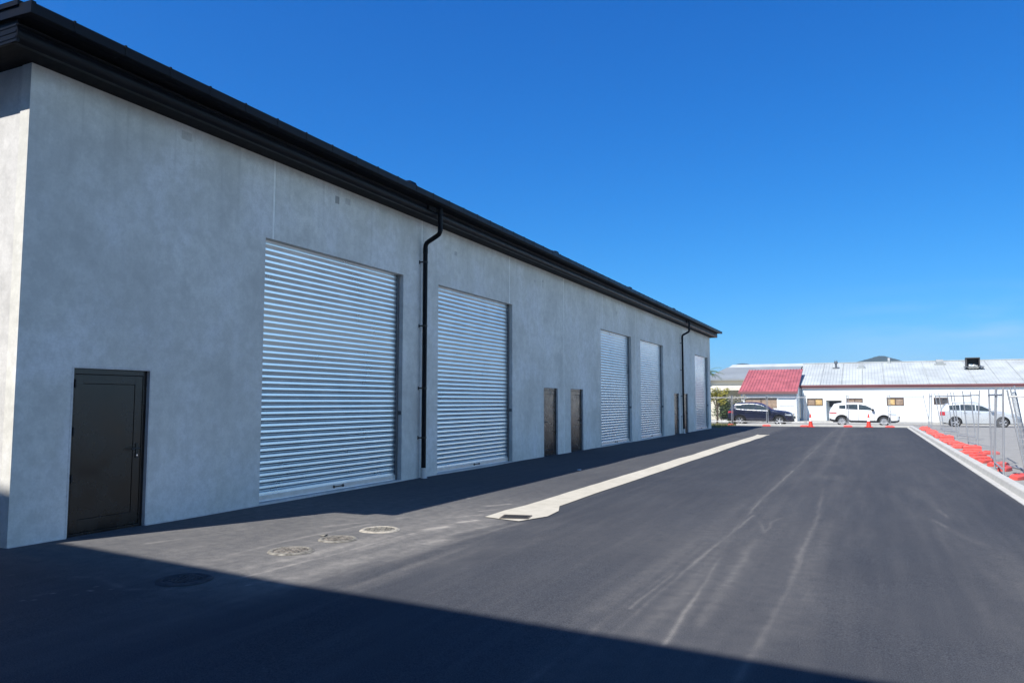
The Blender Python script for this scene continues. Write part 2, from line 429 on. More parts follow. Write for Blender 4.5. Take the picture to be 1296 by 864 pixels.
def seg_dist(X, Y, pts):
    d = np.full(X.shape, 1e9); 
    for (x0, y0), (x1, y1) in zip(pts[:-1], pts[1:]):
        dx, dy = x1 - x0, y1 - y0
        t = np.clip(((X - x0) * dx + (Y - y0) * dy) / (dx * dx + dy * dy), 0, 1)
        d = np.minimum(d, np.hypot(X - x0 - t * dx, Y - y0 - t * dy))
    return d
TRACKS = [  # (points, half width, strength): dusty wheel marks and scrapes
    ([(-1.92, 4.2), (-1.90, 5.63), (-1.86, 7.99), (-1.76, 11.2), (-1.71, 17.95), (-1.78, 34.0), (-1.9, 50)], 0.035, 0.26),
    ([(-1.75, 5.5), (-1.74, 7.18), (-1.66, 9.99), (-1.62, 12.01)], 0.022, 0.42),
    ([(-1.36, 5.4), (-1.38, 5.9), (-1.46, 7.48), (-1.67, 10.58), (-1.74, 14.13), (-1.72, 20)], 0.020, 0.50),
    ([(-0.78, 4.6), (-0.76, 5.65), (-0.71, 7.5), (-0.72, 9.36), (-0.73, 12.43), (-0.95, 19.32), (-1.19, 34.3), (-1.3, 52)], 0.030, 0.22),
    ([(-0.70, 6.9), (-0.685, 8.2), (-0.69, 9.3)], 0.015, 0.45),
    ([(-1.62, 12.01), (-1.49, 11.57), (-1.36, 10.9), (-1.28, 10.42), (-1.26, 10.9), (-1.30, 11.42), (-1.2, 11.9)], 0.018, 0.15),
    ([(-1.25, 6.0), (-1.25, 6.56), (-1.29, 9.86)], 0.05, 0.22),
    ([(-1.55, 5.6), (-1.60, 9.0), (-1.68, 13)], 0.10, 0.13), ([(-1.83, 6.2), (-1.80, 8.4), (-1.73, 11.0), (-1.70, 15.0)], 0.014, 0.34),
    ([(-2.05, 6.0), (-1.98, 9.0), (-1.84, 16), (-1.9, 40)], 0.09, 0.12),
    ([(-0.62, 6.0), (-0.58, 9.0), (-0.60, 16), (-0.9, 40)], 0.16, 0.10),
    ([(-0.25, 10.0), (-0.35, 20), (-0.55, 45)], 0.20, 0.10),
    ([(0.95, 13.8), (1.03, 12.9)], 0.03, 0.30), ([(0.9, 11.8), (1.05, 11.1), (1.23, 10.6)], 0.06, 0.10), ([(0.8, 12.6), (0.92, 11.9)], 0.03, 0.25),
    ([(0.55, 17.0), (0.75, 13.0), (1.1, 9.0), (1.25, 7.0)], 0.30, 0.10),
    # dusty apron by the access covers
    ([(-6.70, 4.4), (-6.60, 5.3), (-6.54, 6.5), (-6.53, 7.5), (-6.4, 8.9)], 0.035, 0.34),
    ([(-5.60, 5.7), (-5.54, 6.66), (-5.46, 8.4), (-5.36, 9.5)], 0.022, 0.50),
    ([(-5.9, 5.9), (-5.72, 7.0), (-5.55, 8.3)], 0.06, 0.26),
    ([(-5.25, 6.0), (-5.15, 7.2), (-4.95, 8.8), (-4.75, 9.8)], 0.05, 0.26),
    ([(-4.85, 5.9), (-4.75, 7.2), (-4.62, 8.6), (-4.55, 9.9)], 0.06, 0.22),
    ([(-4.40, 5.8), (-4.35, 7.6), (-4.42, 9.4)], 0.08, 0.17),
    ([(-7.25, 6.2), (-7.15, 7.0), (-7.05, 8.0)], 0.025, 0.30), ([(-7.9, 6.5), (-7.75, 7.0)], 0.03, 0.28),
    ([(-6.9, 8.3), (-6.55, 9.0), (-6.3, 9.6)], 0.03, 0.26),
    ([(-7.3, 4.9), (-6.9, 5.1), (-6.2, 4.9), (-5.6, 5.2)], 0.03, 0.20),
    ([(-5.62, 10.0), (-5.5, 10.3), (-5.35, 10.45)], 0.035, 0.62), ([(-5.60, 10.7), (-5.45, 11.0)], 0.03, 0.55), ([(-5.35, 9.6), (-5.22, 9.9)], 0.03, 0.62), ([(-5.75, 11.3), (-5.55, 11.7)], 0.025, 0.45),
    ([(-5.45, 8.9), (-5.35, 9.2)], 0.07, 0.35), ([(-4.9, 8.0), (-4.86, 8.3)], 0.06, 0.35),
]
def dust_fn(X, Y):
    n1 = fbm(X, Y, 0.5, 21, 4); n2 = fbm(X, Y, 2.4, 31, 4); n3 = fbm(X * 4, Y * 0.8, 1.0, 41, 4)
    d = np.zeros(X.shape)
    for k, (pts, wd, s) in enumerate(TRACKS):
        e = seg_dist(X + 0.05 * (n1 - 0.5), Y, pts)
        m = np.exp(-(e / wd) ** 2) * 0.75 + np.exp(-(e / (wd * 3.2)) ** 2) * 0.18
        brk = (0.85 if k >= 28 else 0.0) + np.clip((fbm(X * 3, Y * 0.28, 0.8, 60 + k, 4) - 0.30) / 0.35, 0.0, 1.15)
        fade = np.where(k < 16, np.clip(1.05 - (Y - 9) / 30, 0.42, 1.0) * 0.85, 1.0)
        d = np.maximum(d, m * s * brk * fade)
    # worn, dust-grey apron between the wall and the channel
    ap = np.clip((-4.55 - X) / 0.5, 0, 1) * np.clip((Y - 4.7) / 1.2, 0.12, 1) * (0.40 + 0.60 * np.exp(-np.clip((Y - 8.5) / 4.5, 0, None) ** 2))  # dust cut back inside the foreground cast shadow, so the shade there reads darker
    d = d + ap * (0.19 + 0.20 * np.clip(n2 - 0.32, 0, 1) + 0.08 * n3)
    core = np.exp(-((X + 5.3) / 1.2) ** 2 - ((Y - 7.6) / 2.6) ** 2)
    d = d + core * (0.08 + 0.30 * np.clip(n3 - 0.42, 0, 1) * 2 + 0.18 * np.clip(n1 - 0.5, 0, 1))
    # flecks
    fl = vnoise(X, Y, 0.055, 77) * vnoise(X + 3, Y + 9, 0.6, 78)
    d = d + np.clip((fl - 0.80) / 0.1, 0, 1) * 0.5 * np.clip((-X - 3.5) / 2, 0.05, 1)
    # right lanes: faint pale wash from wheels
    rl = np.exp(-((X + 1.3) / 0.9) ** 2) * 0.05 + (np.exp(-((X + 1.75) / 0.16) ** 2) + np.exp(-((X + 1.0 + 0.006 * Y) / 0.14) ** 2)) * 0.05 * np.clip((Y - 12) / 14, 0, 1) + np.exp(-((X - 1.0) / 0.6) ** 2) * 0.035
    d = d + rl * (0.4 + 1.2 * n3)
    # broad, uneven film of dust over the driving lanes, thickest near the gate
    n4 = fbm(X, Y * 0.35, 1.6, 91, 4); n5 = fbm(X, Y, 5.0, 95, 3)
    lane = np.clip((X + 4.6) / 0.8, 0, 1)
    d = d + lane * np.clip(n4 - 0.30, 0, 1) * (0.05 + 0.24 * np.clip(n5 - 0.25, 0, 1)) * (0.45 + 0.75 * np.clip((16 - Y) / 9, 0, 1))
    # dust gathered against the kerb
    d = d + np.exp(-((X - 2.36) / 0.12) ** 2) * 0.20 * n1
    return np.clip(d, 0, 1)
xs = np.unique(np.concatenate([np.linspace(-40, -9.4, 24), np.arange(-9.4, 2.421, 0.034), np.arange(-2.15, -0.5, 0.014), np.arange(-6.7, -5.2, 0.02), [2.42]]))
ys = [-14.0]
while ys[-1] < 3.2: ys.append(ys[-1] + 0.6)
while ys[-1] < 56.2: ys.append(ys[-1] + 0.030 * max(1.0, (ys[-1] / 7.0) ** 1.7))
ys[-1] = 56.25
ys = np.array(ys)
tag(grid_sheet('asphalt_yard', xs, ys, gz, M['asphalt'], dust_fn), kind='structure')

# pale channel let into the asphalt
def strip(name, poly_l, poly_r, mat, dz):
    mb = MB(); vs = []; fs = []
    n = len(poly_l); kx = 6
    for (a, b) in zip(poly_l, poly_r):
        for k in range(kx + 1):
            t = k / kx
            x = a[0] + (b[0] - a[0]) * t; y = a[1] + (b[1] - a[1]) * t
            vs.append((x, y, gzf(x, y) + dz))
    for i in range(n - 1):
        for k in range(kx):
            p = i * (kx + 1) + k
            fs.append((p, p + 1, p + kx + 2, p + kx + 1))
    mb.add(vs, fs)
    return mb.build(name, mat, smooth=True)
L_, R_ = [(-5.24, 10.20), (-5.27, 10.95), (-5.22, 11.6)], [(-4.60, 10.02), (-4.40, 10.62), (-4.47, 11.25)]
y = 11.8
while y < 40.6:
    wob = 0.007 * math.sin(y * 2.1) + 0.005 * math.sin(y * 5.3 + 1)
    L_.append((-5.22 + wob, y)); R_.append((-4.68 + 0.007 * math.sin(y * 1.7), y)); y += 0.45
L_ += [(-5.23, 40.6), (-5.26, 41.0), (-5.27, 41.5)]; R_ += [(-4.70, 40.6), (-4.66, 41.0), (-4.66, 41.5)]
tag(strip('drainage_channel', L_, R_, M['channel'], 0.010), kind='structure')

# kerb along the yard's right edge
kp = [(2.27, -0.06), (2.27, 0.010), (2.40, 0.004), (2.435, 0.112), (2.455, 0.128), (2.60, 0.13), (2.615, 0.115), (2.615, -0.06)]
tag(MB().prism(kp, 'y', -6, 56.2).build('kerb', M['kerb'], bevel=0.006), kind='structure')
# kerb at the yard's far end, then the roadside beyond
kp2 = [(56.2, -0.06), (56.2, 0.10), (56.22, 0.12), (56.42, 0.12), (56.44, 0.10), (56.44, -0.06)]
tag(MB().prism(kp2, 'x', -8.6, 2.615).build('kerb', M['kerb'], bevel=0.006), kind='structure')
def sheet(name, x0, x1, y0, y1, z, mat):
    return tag(MB().add([(x0, y0, z), (x1, y0, z), (x1, y1, z), (x0, y1, z)], [(0, 1, 2, 3)]).build(name, mat), kind='structure')
sheet('gravel_lot', 2.615, 60, -30, 57.6, 0.045, M['lot'])
sheet('footpath', -8.6, 2.60, 56.44, 57.6, 0.085, M['footpath'])
sheet('road', -60, 60, 57.6, 65.6, -0.045, M['road'])
MBk = MB().box(-60, 60, 65.6, 65.8, -0.06, 0.11); tag(MBk.build('kerb', M['kerb']), kind='structure')
sheet('footpath', -60, 60, 65.8, 69.2, 0.10, M['footpath'])

# rough grass beyond the building's end
def blades(name, spots, hmin, hmax, wd, mat):
    mb = MB()
    for (x, y, z) in spots:
        h = random.uniform(hmin, hmax); a = random.uniform(0, 6.28); b = random.uniform(-0.35, 0.35); c = random.uniform(-0.35, 0.35)
        dx, dy = math.cos(a) * wd, math.sin(a) * wd
        mb.add([(x - dx, y - dy, z), (x + dx, y + dy, z), (x + b * h, y + c * h, z + h)], [(0, 1, 2)])
    return mb.build(name, mat)
spots = [(random.uniform(-16, -8.6), random.uniform(56.5, 57.6) if random.random() < .25 else random.uniform(50.5, 57.6), -0.05) for _ in range(6000)]
tag(blades('grass', spots, 0.06, 0.22, 0.02, M['grass']), kind='stuff')

# ------------------------------------------------------------------ industrial building
B = empty('industrial_building', (-9.1, 5.58, 0), 0, 'long grey concrete warehouse with a black roof edge and a row of silver roller doors', 'building')
def part(mb, name, mat, parent=None, **kw):
    """world-space shapes become a child: parent offsets are undone"""
    p = parent or B
    o = mb.build(name, mat, **kw)
    o.parent = p
    if p.parent is None: o.matrix_parent_inverse = Matrix.Translation(-Vector(p.location))   # a sub-part's parent already sits at the origin
    return o
Y0, Y1, WT = 5.58, 49.38, 5.84
RD = [(9.60, 13.79), (15.28, 19.40), (27.30, 31.40), (32.83, 37.00), (44.60, 48.62)]
PA = [(6.30, 7.43, 'left'), (21.70, 22.86, 'right'), (24.05, 25.28, 'left'), (39.22, 40.36, 'right'), (41.40, 42.55, 'left')]
OP = sorted([(a, b, 4.46) for a, b in RD] + [(a, b, 2.13) for a, b, _ in PA])
JOINTS = [9.78, 14.54, 19.22, 23.45, 27.55, 32.12, 36.85, 40.88, 44.82]
brk = sorted(set([Y0, Y1] + JOINTS + [q for a, b, _ in OP for q in (a, b)]))
wall = MB()
for a, b in zip(brk[:-1], brk[1:]):
    c = (a + b) / 2
    z0 = -0.12
    for p, q, h in OP:
        if p < c < q: z0 = h
    a2 = a + 0.025 if a in JOINTS else a
    b2 = b - 0.025 if b in JOINTS else b
    wall.box(-9.28, -9.10, a2, b2, z0, WT)
part(wall, 'wall', M['concrete'])
for j in JOINTS:
    z0 = -0.1
    for p, q, h in OP:
        if p < j < q: z0 = h + 0.004
    part(MB().box(-9.25, -9.1035, j - 0.0245, j + 0.0245, z0, WT - 0.01), 'joint_seal', M['sealant'])
# end walls and back wall
part(MB().box(-27, -9.297, Y0 + 0.012, Y0 + 0.19, -0.12, WT), 'wall', M['end_concrete'])
part(MB().box(-27, -9.297, Y1 - 0.19, Y1 - 0.012, -0.12, WT).box(-27.18, -27.0, Y0 + .012, Y1 - .012, -0.12, WT), 'wall', M['end_concrete'])
# return edge of the front panel, seen from the end, is cast paler
# footing nib
prev = Y0
for a, b, h in OP + [(Y1, Y1, 0)]:
    if a - prev > 0.05: part(MB().box(-9.25, -9.088, prev + 0.004, a - 0.006, -0.12, 0.012), 'footing', M['end_concrete'])
    prev = b
# sill under each roller door
# patched lifting points on the wall
for y, z, s_, k, m in ((11.47, 5.56, 0.06, 1.2, 'patch'), (21.65, 5.46, 0.03, 1.2, 'patch'), (11.80, 5.60, 0.075, .8, 'patch_pale'), (21.02, 5.37, 0.05, .8, 'patch_pale'), (16.1, 5.35, 0.06, .8, 'patch_pale'),
                       (29.4, 5.3, 0.06, .8, 'patch_pale'), (7.91, 5.66, 0.09, .7, 'patch_pale'), (34.9, 5.3, .06, .8, 'patch_pale')):
    part(MB().box(-9.10, -9.0978, y - s_, y + s_, z - s_ * k, z + s_ * k), 'wall_patch', M[m])
part(MB().box(-9.10, -9.0975, 21.64, 21.66, 5.25, 5.42), 'wall_patch', M['patch'])

# roof: a low single pitch with a folded edge trim in short lengths
rp = [(-8.50, 6.085), (-8.50, 6.185), (-27.6, 6.75), (-27.6, 6.65)]
part(MB().prism(rp, 'y', 5.15, 49.83), 'roof', M['black_matt'])
et = MB(); y = 5.12
et.box(-8.52, -8.392, 5.13, 49.84, 6.078, 6.19)
edges = [5.12] + list(np.arange(5.62, 49.6, 0.685)) + [49.86]
for a, b in zip(edges[:-1], edges[1:]):
    pr = [(-8.385, 6.068), (-8.378, 6.075), (-8.381, 6.185), (-8.392, 6.203), (-8.62, 6.215), (-8.62, 6.192), (-8.40, 6.19), (-8.40, 6.068)]
    et.prism(pr, 'y', a + 0.006, b - 0.006)
    et.box(-8.60, -8.374, b - 0.012, b + 0.010, 6.085, 6.209) if b < 49.8 else None
part(et, 'roof_edge', M['black_steel'])
# verge trims at both ends
for ya, yb in ((5.095, 5.15), (49.83, 49.885)):
    vb = MB()
    vb.prism([(-8.375, 6.07), (-8.375, 6.212), (-8.56, 6.218), (-27.6, 6.78), (-27.6, 6.64), (-8.66, 6.085)], 'y', ya, yb)
    vb.prism([(-8.60, 6.20), (-8.60, 6.262), (-27.6, 6.83), (-27.6, 6.77)], 'y', ya - 0.02 if ya < 10 else ya, yb if ya < 10 else yb + 0.02)
    part(vb, 'verge_trim', M['black_steel'])
for ya, yb in ((5.14, 5.175), (49.795, 49.83)):
    bb = MB()
    bb.box(-27.5, -8.69, ya, yb, 5.822, 6.082)
    s = -1 if ya < 10 else 1
    for z in (5.86, 5.93, 6.00): bb.box(-27.5, -8.70, ya - 0.006 if s < 0 else yb - .002, ya + 0.002 if s < 0 else yb + 0.006, z, z + 0.028)
    part(bb, 'barge_board', M['black_steel'])
part(MB().box(-9.10, -8.74, 5.176, 49.79, 5.826, 5.834).box(-27.4, -9.10, 5.176, Y0 + .1, 5.826, 5.834).box(-27.4, -9.10, Y1 - .1, 49.79, 5.826, 5.834), 'soffit', M['black_matt'])
gp = [(-8.735, 5.822), (-8.706, 5.84), (-8.684, 5.875), (-8.676, 5.925), (-8.680, 5.965), (-8.697, 5.992), (-8.697, 6.004), (-8.676, 6.012), (-8.670, 6.024), (-8.678, 6.034), (-8.70, 6.036), (-8.72, 6.02), (-8.75, 6.02), (-8.80, 5.836), (-8.80, 5.822)]
part(MB().prism(gp, 'y', 5.142, 49.828), 'gutter', M['black_steel'], smooth=True, angle=30)
part(MB().box(-9.08, -8.80, 5.18, 49.79, 5.84, 6.08), 'fascia', M['black_matt'])
# small raised caps on the roof edge
for y in (13.08, 21.18, 29.15, 36.73):
    part(MB().prism([(-8.40, 6.20), (-8.42, 6.265), (-8.56, 6.28), (-8.60, 6.21)], 'y', y - 0.11, y + 0.11), 'roof_cap', M['black_steel'])
# expansion outlets in the gutter, and the downpipes
def arc(c, r, a0, a1, n, plane):
    out = []
    for k in range(n + 1):
        a = a0 + (a1 - a0) * k / n
        out.append((c[0] + r * math.cos(a), c[1], c[2] + r * math.sin(a)))
    return out
for yp in (14.50, 40.86):
    xo, xi = -8.60, -8.985
    pts = [(xo, yp, 6.05), (xo, yp, 5.56)]
    pts += [(xo - 0.008, yp, 5.505), (xo - 0.035, yp, 5.46), (xo - 0.09, yp, 5.425), (xi + 0.09, yp, 5.325), (xi + 0.035, yp, 5.29), (xi + 0.008, yp, 5.245), (xi, yp, 5.19)]
    pts += [(xi, yp, 0.17)]
    dp = part(MB().tube(pts, 0.053, 16).tube([(xi, yp, 5.17), (xi, yp, 5.05)], 0.058, 16).tube([(xo, yp, 5.62), (xo, yp, 5.53)], 0.058, 16), 'downpipe', M['black_steel'], smooth=True)
    part(MB().box(-8.68, -8.62, yp - 0.45, yp - 0.16, 5.93, 6.03).box(-8.675, -8.60, yp - .07, yp + .07, 6.03, 6.05), 'gutter_outlet', M['black_matt'], dp, bevel=0.004)
    for z in (4.85, 3.4, 2.0, 0.9):
        part(MB().lathe([(0.060, -0.02), (0.060, 0.02)], (xi, yp, z), 'z', 16).box(-9.10, xi, yp - 0.064, yp - 0.048, z - .015, z + .015).box(-9.10, -9.092, yp - .085, yp - .05, z - .04, z + .04), 'pipe_bracket', M['black_plastic'], dp)
    part(MB().tube([(xi, yp, 0.22), (xi, yp, 0.03), (xi + 0.03, yp, -0.02)], [0.066, 0.066, 0.075], 16).tube([(xi, yp, 0.235), (xi, yp, 0.19)], 0.074, 16), 'pipe_shoe', M['pvc'], dp, smooth=True)

# roller doors
PITCH = 0.1035
def roller_door(a, b):
    y0, y1 = a + 0.012, b - 0.075
    mb = MB()
    prof = []
    z = 0.14
    while z < 4.60:
        for t, d in ((0.0, 0.0146), (0.03, 0.0150), (0.10, 0.0146), (0.24, 0.0134), (0.36, 0.0122), (0.38, 0.0005), (0.40, -0.0012), (0.54, 0.0046), (0.675, 0.0102), (0.69, 0.0040), (0.70, 0.0024), (0.84, 0.0080), (0.98, 0.0136)):
            prof.append((-9.238 + d * 1.0, z + t * PITCH))
        z += PITCH
    n = len(prof)
    ny = 1
    vs = []; fs = []
    for k in range(ny + 1):
        yy = y0 + (y1 - y0) * k / ny
        vs += [(p[0], yy, p[1]) for p in prof]
    for k in range(ny):
        for i in range(n - 1):
            fs.append((k * n + i, (k + 1) * n + i, (k + 1) * n + i + 1, k * n + i + 1))
    mb.add(vs, fs)
    d = part(mb, 'roller_door', M['galv'], smooth=True, angle=28)
    part(MB().box(-9.245, -9.205, y0, y1, 0.036, 0.145).box(-9.25, -9.195, y0, y1, 0.034, 0.052), 'bottom_rail', M['rail_steel'], d, bevel=0.004)
    for yy0, yy1 in ((a + 0.002, a + 0.016), (b - 0.078, b - 0.004)):
        part(MB().box(-9.275, -9.20, yy0, yy1, 0.03, 4.455), 'guide_rail', M['guide'], d, bevel=0.003)
    part(MB().box(-9.6, -9.092, a + 0.003, b - 0.003, -0.12, 0.028), 'sill', M['end_concrete'], d)
    ym = (a + b) / 2 + 0.1
    part(MB().box(-9.206, -9.188, ym - 0.16, ym + 0.16, 0.085, 0.105).box(-9.206, -9.19, ym - 0.15, ym - 0.12, 0.07, 0.12).box(-9.206, -9.19, ym + 0.12, ym + 0.15, 0.07, 0.12), 'lift_handle', M['black_plastic'], d)
    part(MB().box(-9.36, -9.285, a, b, 4.3, 5.0), 'drum_cover', M['black_matt'], d)
    part(MB().box(-9.118, -9.098, b + 0.05, b + 0.10, 1.3, 1.36) if False else MB().box(-9.20, -9.12, b - 0.004, b - 0.0005, 1.42, 1.50), 'switch_box', M['guide'], d)
    return d
for a, b in RD: roller_door(a, b)

# personnel doors
def personnel_door(a, b, hinge):
    xf = -9.155
    fr = MB()
    fr.box(-9.24, xf, a + 0.004, a + 0.062, 0.0, 2.126).box(-9.24, xf, b - 0.062, b - 0.004, 0.0, 2.126).box(-9.24, xf, a + 0.062, b - 0.062, 2.055, 2.126).box(-9.24, xf + .004, a + .006, b - .006, -0.03, 0.03)
    d = part(fr, 'personnel_door', M['bronze'], bevel=0.003)
    y0, y1, z0, z1 = a + 0.068, b - 0.068, 0.036, 2.049
    lf = MB()
    st = 0.115
    part(MB().box(-9.16, -9.0965, a - 0.022, a + 0.0035, 0.012, 2.156).box(-9.16, -9.0965, b - 0.0035, b + 0.022, 0.012, 2.156).box(-9.16, -9.0965, a + 0.0035, b - 0.0035, 2.1275, 2.156), 'door_surround', M['end_concrete'], d)
    lf.box(-9.225, xf - 0.006, y0, y0 + st, z0, z1).box(-9.225, xf - 0.006, y1 - st, y1, z0, z1)
    lf.box(-9.225, xf - 0.006, y0 + st, y1 - st, z1 - st, z1).box(-9.225, xf - 0.006, y0 + st, y1 - st, z0, z0 + 0.16)
    lf.box(-9.215, xf - 0.013, y0 + st + 0.004, y1 - st - 0.004, z0 + 0.164, z1 - st - 0.004)
    part(lf, 'door_leaf', M['bronze'], d, bevel=0.0025)
    part(MB().box(-9.27, -9.235, a + .01, b - .01, 0, 2.12), 'door_backing', M['pit'], d)
    hy = a + 0.064 if hinge == 'left' else b - 0.064
    for z in (0.72, 1.32, 1.93):
        part(MB().tube([(xf + 0.010, hy, z - 0.055), (xf + 0.010, hy, z + 0.055)], 0.013, 10), 'hinge', M['black_plastic'], d, smooth=True)
    ky = y1 - st / 2 if hinge == 'left' else y0 + st / 2
    s = -1 if hinge == 'left' else 1
    part(MB().box(xf - .006, xf + 0.004, ky - 0.018, ky + 0.018, 0.93, 1.13).tube([(xf, ky, 1.06), (xf + 0.055, ky, 1.06), (xf + 0.060, ky + s * 0.02, 1.06), (xf + 0.060, ky + s * 0.13, 1.06)], 0.010, 8), 'door_handle', M['black_plastic'], d, smooth=True)
    part(MB().lathe([(0.0, 0.012), (0.012, 0.012), (0.016, 0.008), (0.016, -0.004)], (0, 0, 0), 'z', 14), 'lock_cylinder', M['chrome'], d, smooth=True)
    lk = [c for c in bpy.data.objects if c.parent == d and c.name.startswith('lock_cylinder')][0]
    lk.matrix_parent_inverse = Matrix.Translation((xf + 0.002, ky, 0.965)) @ Matrix.Rotation(R(90), 4, 'Y')
for a, b, h in PA: personnel_door(a, b, h)

# ------------------------------------------------------------------ neighbouring building behind the camera: it throws the foreground shade
h = 11.5
def ey(x): return -3.47 - 0.0932 * (x + 3.37)
nb = empty('neighbouring_building', (0, -8, 0), 0, 'tall pale rendered building standing across the near end of the yard', 'building')
mb = MB()
xa, xb = -34.0, 40.0
mb.add([(xa, ey(xa) - .25, 0), (xb, ey(xb) - .25, 0), (xb, ey(xb) - 14, 0), (xa, ey(xa) - 14, 0), (xa, ey(xa) - .25, h - .2), (xb, ey(xb) - .25, h - .2), (xb, ey(xb) - 14, h - .2), (xa, ey(xa) - 14, h - .2)],
       [(0, 1, 5, 4)[::-1], (1, 2, 6, 5)[::-1], (2, 3, 7, 6)[::-1], (3, 0, 4, 7)[::-1]])
o = mb.build('wall', M['render_grey'], nb); o.matrix_parent_inverse = Matrix.Translation((0, 8, 0))
mb = MB().add([(xa, ey(xa), h - .22), (xb, ey(xb), h - .22), (xb, ey(xb) - 14.3, h - .22), (xa, ey(xa) - 14.3, h - .22), (xa, ey(xa), h), (xb, ey(xb), h), (xb, ey(xb) - 14.3, h), (xa, ey(xa) - 14.3, h)],
       [(3, 2, 1, 0), (4, 5, 6, 7), (0, 1, 5, 4), (1, 2, 6, 5), (2, 3, 7, 6), (3, 0, 4, 7)])
o = mb.build('roof', M['black_steel'], nb); o.matrix_parent_inverse = Matrix.Translation((0, 8, 0))

# ------------------------------------------------------------------ covers, grate
def cover(x, y, label, ringmat, r=0.245):
    z = gzf(x, y) + 0.008
    e = empty('manhole_cover', (x, y, z), random.uniform(0, 3), label, 'manhole cover', 'round access covers in the asphalt')
    mb = MB().lathe([(r * 0.80, 0.002), (r * 0.84, 0.008), (r * 0.97, 0.008), (r, 0.004), (r + 0.01, -0.03)], n=40)
    # uneven mortar skirt
    n = 40; vs = []; fs = []
    r0 = [random.random() for _ in range(n)]
    rr = [r + 0.008 + 0.045 * ((r0[k - 2] + r0[k - 1] + r0[k] + r0[(k + 1) % n] + r0[(k + 2) % n]) / 5) ** 2 for k in range(n)]
    for k in range(n):
        a = 2 * math.pi * k / n
        vs += [(r * 0.98 * math.cos(a), r * 0.98 * math.sin(a), 0.006), (rr[k] * math.cos(a), rr[k] * math.sin(a), -0.006)]
    for k in range(n): fs.append((2 * k, 2 * k + 1, 2 * ((k + 1) % n) + 1, 2 * ((k + 1) % n)))
    mb.add(vs, fs)
    mb.build('surround', ringmat, e, smooth=True)
    lid = MB().lathe([(0.0, 0.004), (r * 0.74, 0.004), (r * 0.78, 0.0), (r * 0.80, -0.02)], n=40)
    for i in range(-3, 4):
        for j in range(-3, 4):
            if math.hypot(i, j) < 3.3: lid.obox((i * r * 0.2, j * r * 0.2, 0.006), r * 0.11, r * 0.11, 0.006, 0.785 * ((i + j) % 2))
    lid.obox((0, r * 0.62, 0.007), 0.05, 0.02, 0.005)
    lid.build('lid', {'sandy_mortar': M['dusty_concrete'], 'shade_toned_lid': M['lid_shade']}.get(ringmat.name, M['lid_dusty']), e)
    return e
cover(-6.06, 6.92, 'rusty iron manhole cover closest to the shade edge, front of the lit trio', M['dusty_concrete'])
cover(-6.04, 7.75, 'broken-edged grey manhole cover between the other two sunlit covers', M['dusty_concrete'], 0.23)
cover(-5.98, 8.56, 'pale sandy round manhole cover with clean rim nearest the big roller door', M['sand'], 0.25)
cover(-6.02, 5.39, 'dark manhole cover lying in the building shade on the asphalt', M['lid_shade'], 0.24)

gr = empty('drain_grate', (-4.80, 10.36, gzf(-4.8, 10.36) + 0.013), R(14), 'rusty iron drain grate at the near end of the pale channel', 'drain grate')
MB().box(-0.25, 0.25, -0.19, 0.19, -0.005, 0.0015).build('pit', M['pit'], gr)
fm = MB().box(-0.27, 0.27, 0.185, 0.215, -0.01, 0.006).box(-0.27, 0.27, -0.215, -0.185, -0.01, 0.006).box(-0.27, -0.24, -0.185, 0.185, -0.01, 0.006).box(0.24, 0.27, -0.185, 0.185, -0.01, 0.006)
fm.build('frame', M['iron'], gr)
bm_ = MB()
for k in range(9): bm_.box(-0.235 + k * 0.0545, -0.235 + k * 0.0545 + 0.026, -0.184, 0.184, 0.002, 0.0055)
bm_.box(-0.238, 0.238, -0.012, 0.012, 0.002, 0.005)
bm_.build('bars', M['iron_dark'], gr)
gr.scale = (0.80, 0.84, 1.0)
gr2 = copy_tree(gr); gr2.location = (-4.97, 41.2, gzf(-4.97, 41.2) + 0.013); gr2['label'] = 'small iron drain grate at the far end of the pale channel'
gr['group'] = gr2['group'] = 'drain grates in the channel'

# ------------------------------------------------------------------ far buildings
def at_parent(mb, name, mat, p, **kw): return part(mb, name, mat, p, **kw)
wh = empty('workshop_building', (0, 69, 0), 0, 'long low white workshop with a maroon fascia and weathered white roof across the road', 'building')
WY = 69.0
wx0, wx1 = -5.2, 34.0
ops = [(-4.66, -3.42, 1.36, 1.97), (-3.17, -1.95, 0.0, 1.80), (-1.60, -0.36, 1.60, 1.97), (1.41, 2.66, 1.38, 2.02), (4.78, 5.80, 1.48, 2.02), (13.2, 14.6, 1.4, 2.05)]
wm = MB(); px = wx0
for a, b, z0, z1 in ops:
    wm.box(px, a, WY, WY + 0.2, -0.05, 2.85)
    wm.box(a, b, WY, WY + 0.2, z1, 2.85)
    if z0 > 0.1: wm.box(a, b, WY, WY + 0.2, -0.05, z0)
    px = b
wm.box(px, wx1, WY, WY + 0.2, -0.05, 2.85)
wm.box(wx0, wx0 + .2, WY + .2, 86, -0.05, 2.85).box(wx0, wx1, 86, 86.2, -0.05, 2.85).box(wx1 - .2, wx1, WY + .2, 86, -0.05, 2.85)
for x in np.arange(wx0 + 0.6, wx1, 1.22):
    if not any(a - .03 < x < b + .03 for a, b, _, _ in ops): wm.box(x - .012, x + .012, WY - 0.012, WY, 0.1, 2.84)
wm.box(wx0, -3.2, WY - .02, WY, 2.18, 2.22).box(-1.9, wx1, WY - .02, WY, 2.18, 2.22)
at_parent(wm, 'wall', M['white_wall'], wh)
at_parent(MB().box(wx0 - .2, wx1 + .3, WY - 0.16, WY - 0.10, 2.84, 3.08).box(wx0 - .2, wx1 + .3, WY - .22, WY - .161, 2.98, 3.09), 'fascia', M['fascia_red'], wh)
at_parent(MB().box(wx0 - .2, wx1 + .3, WY - 0.10, WY + 0.0, 2.845, 2.86), 'soffit', M['white_wall'], wh)
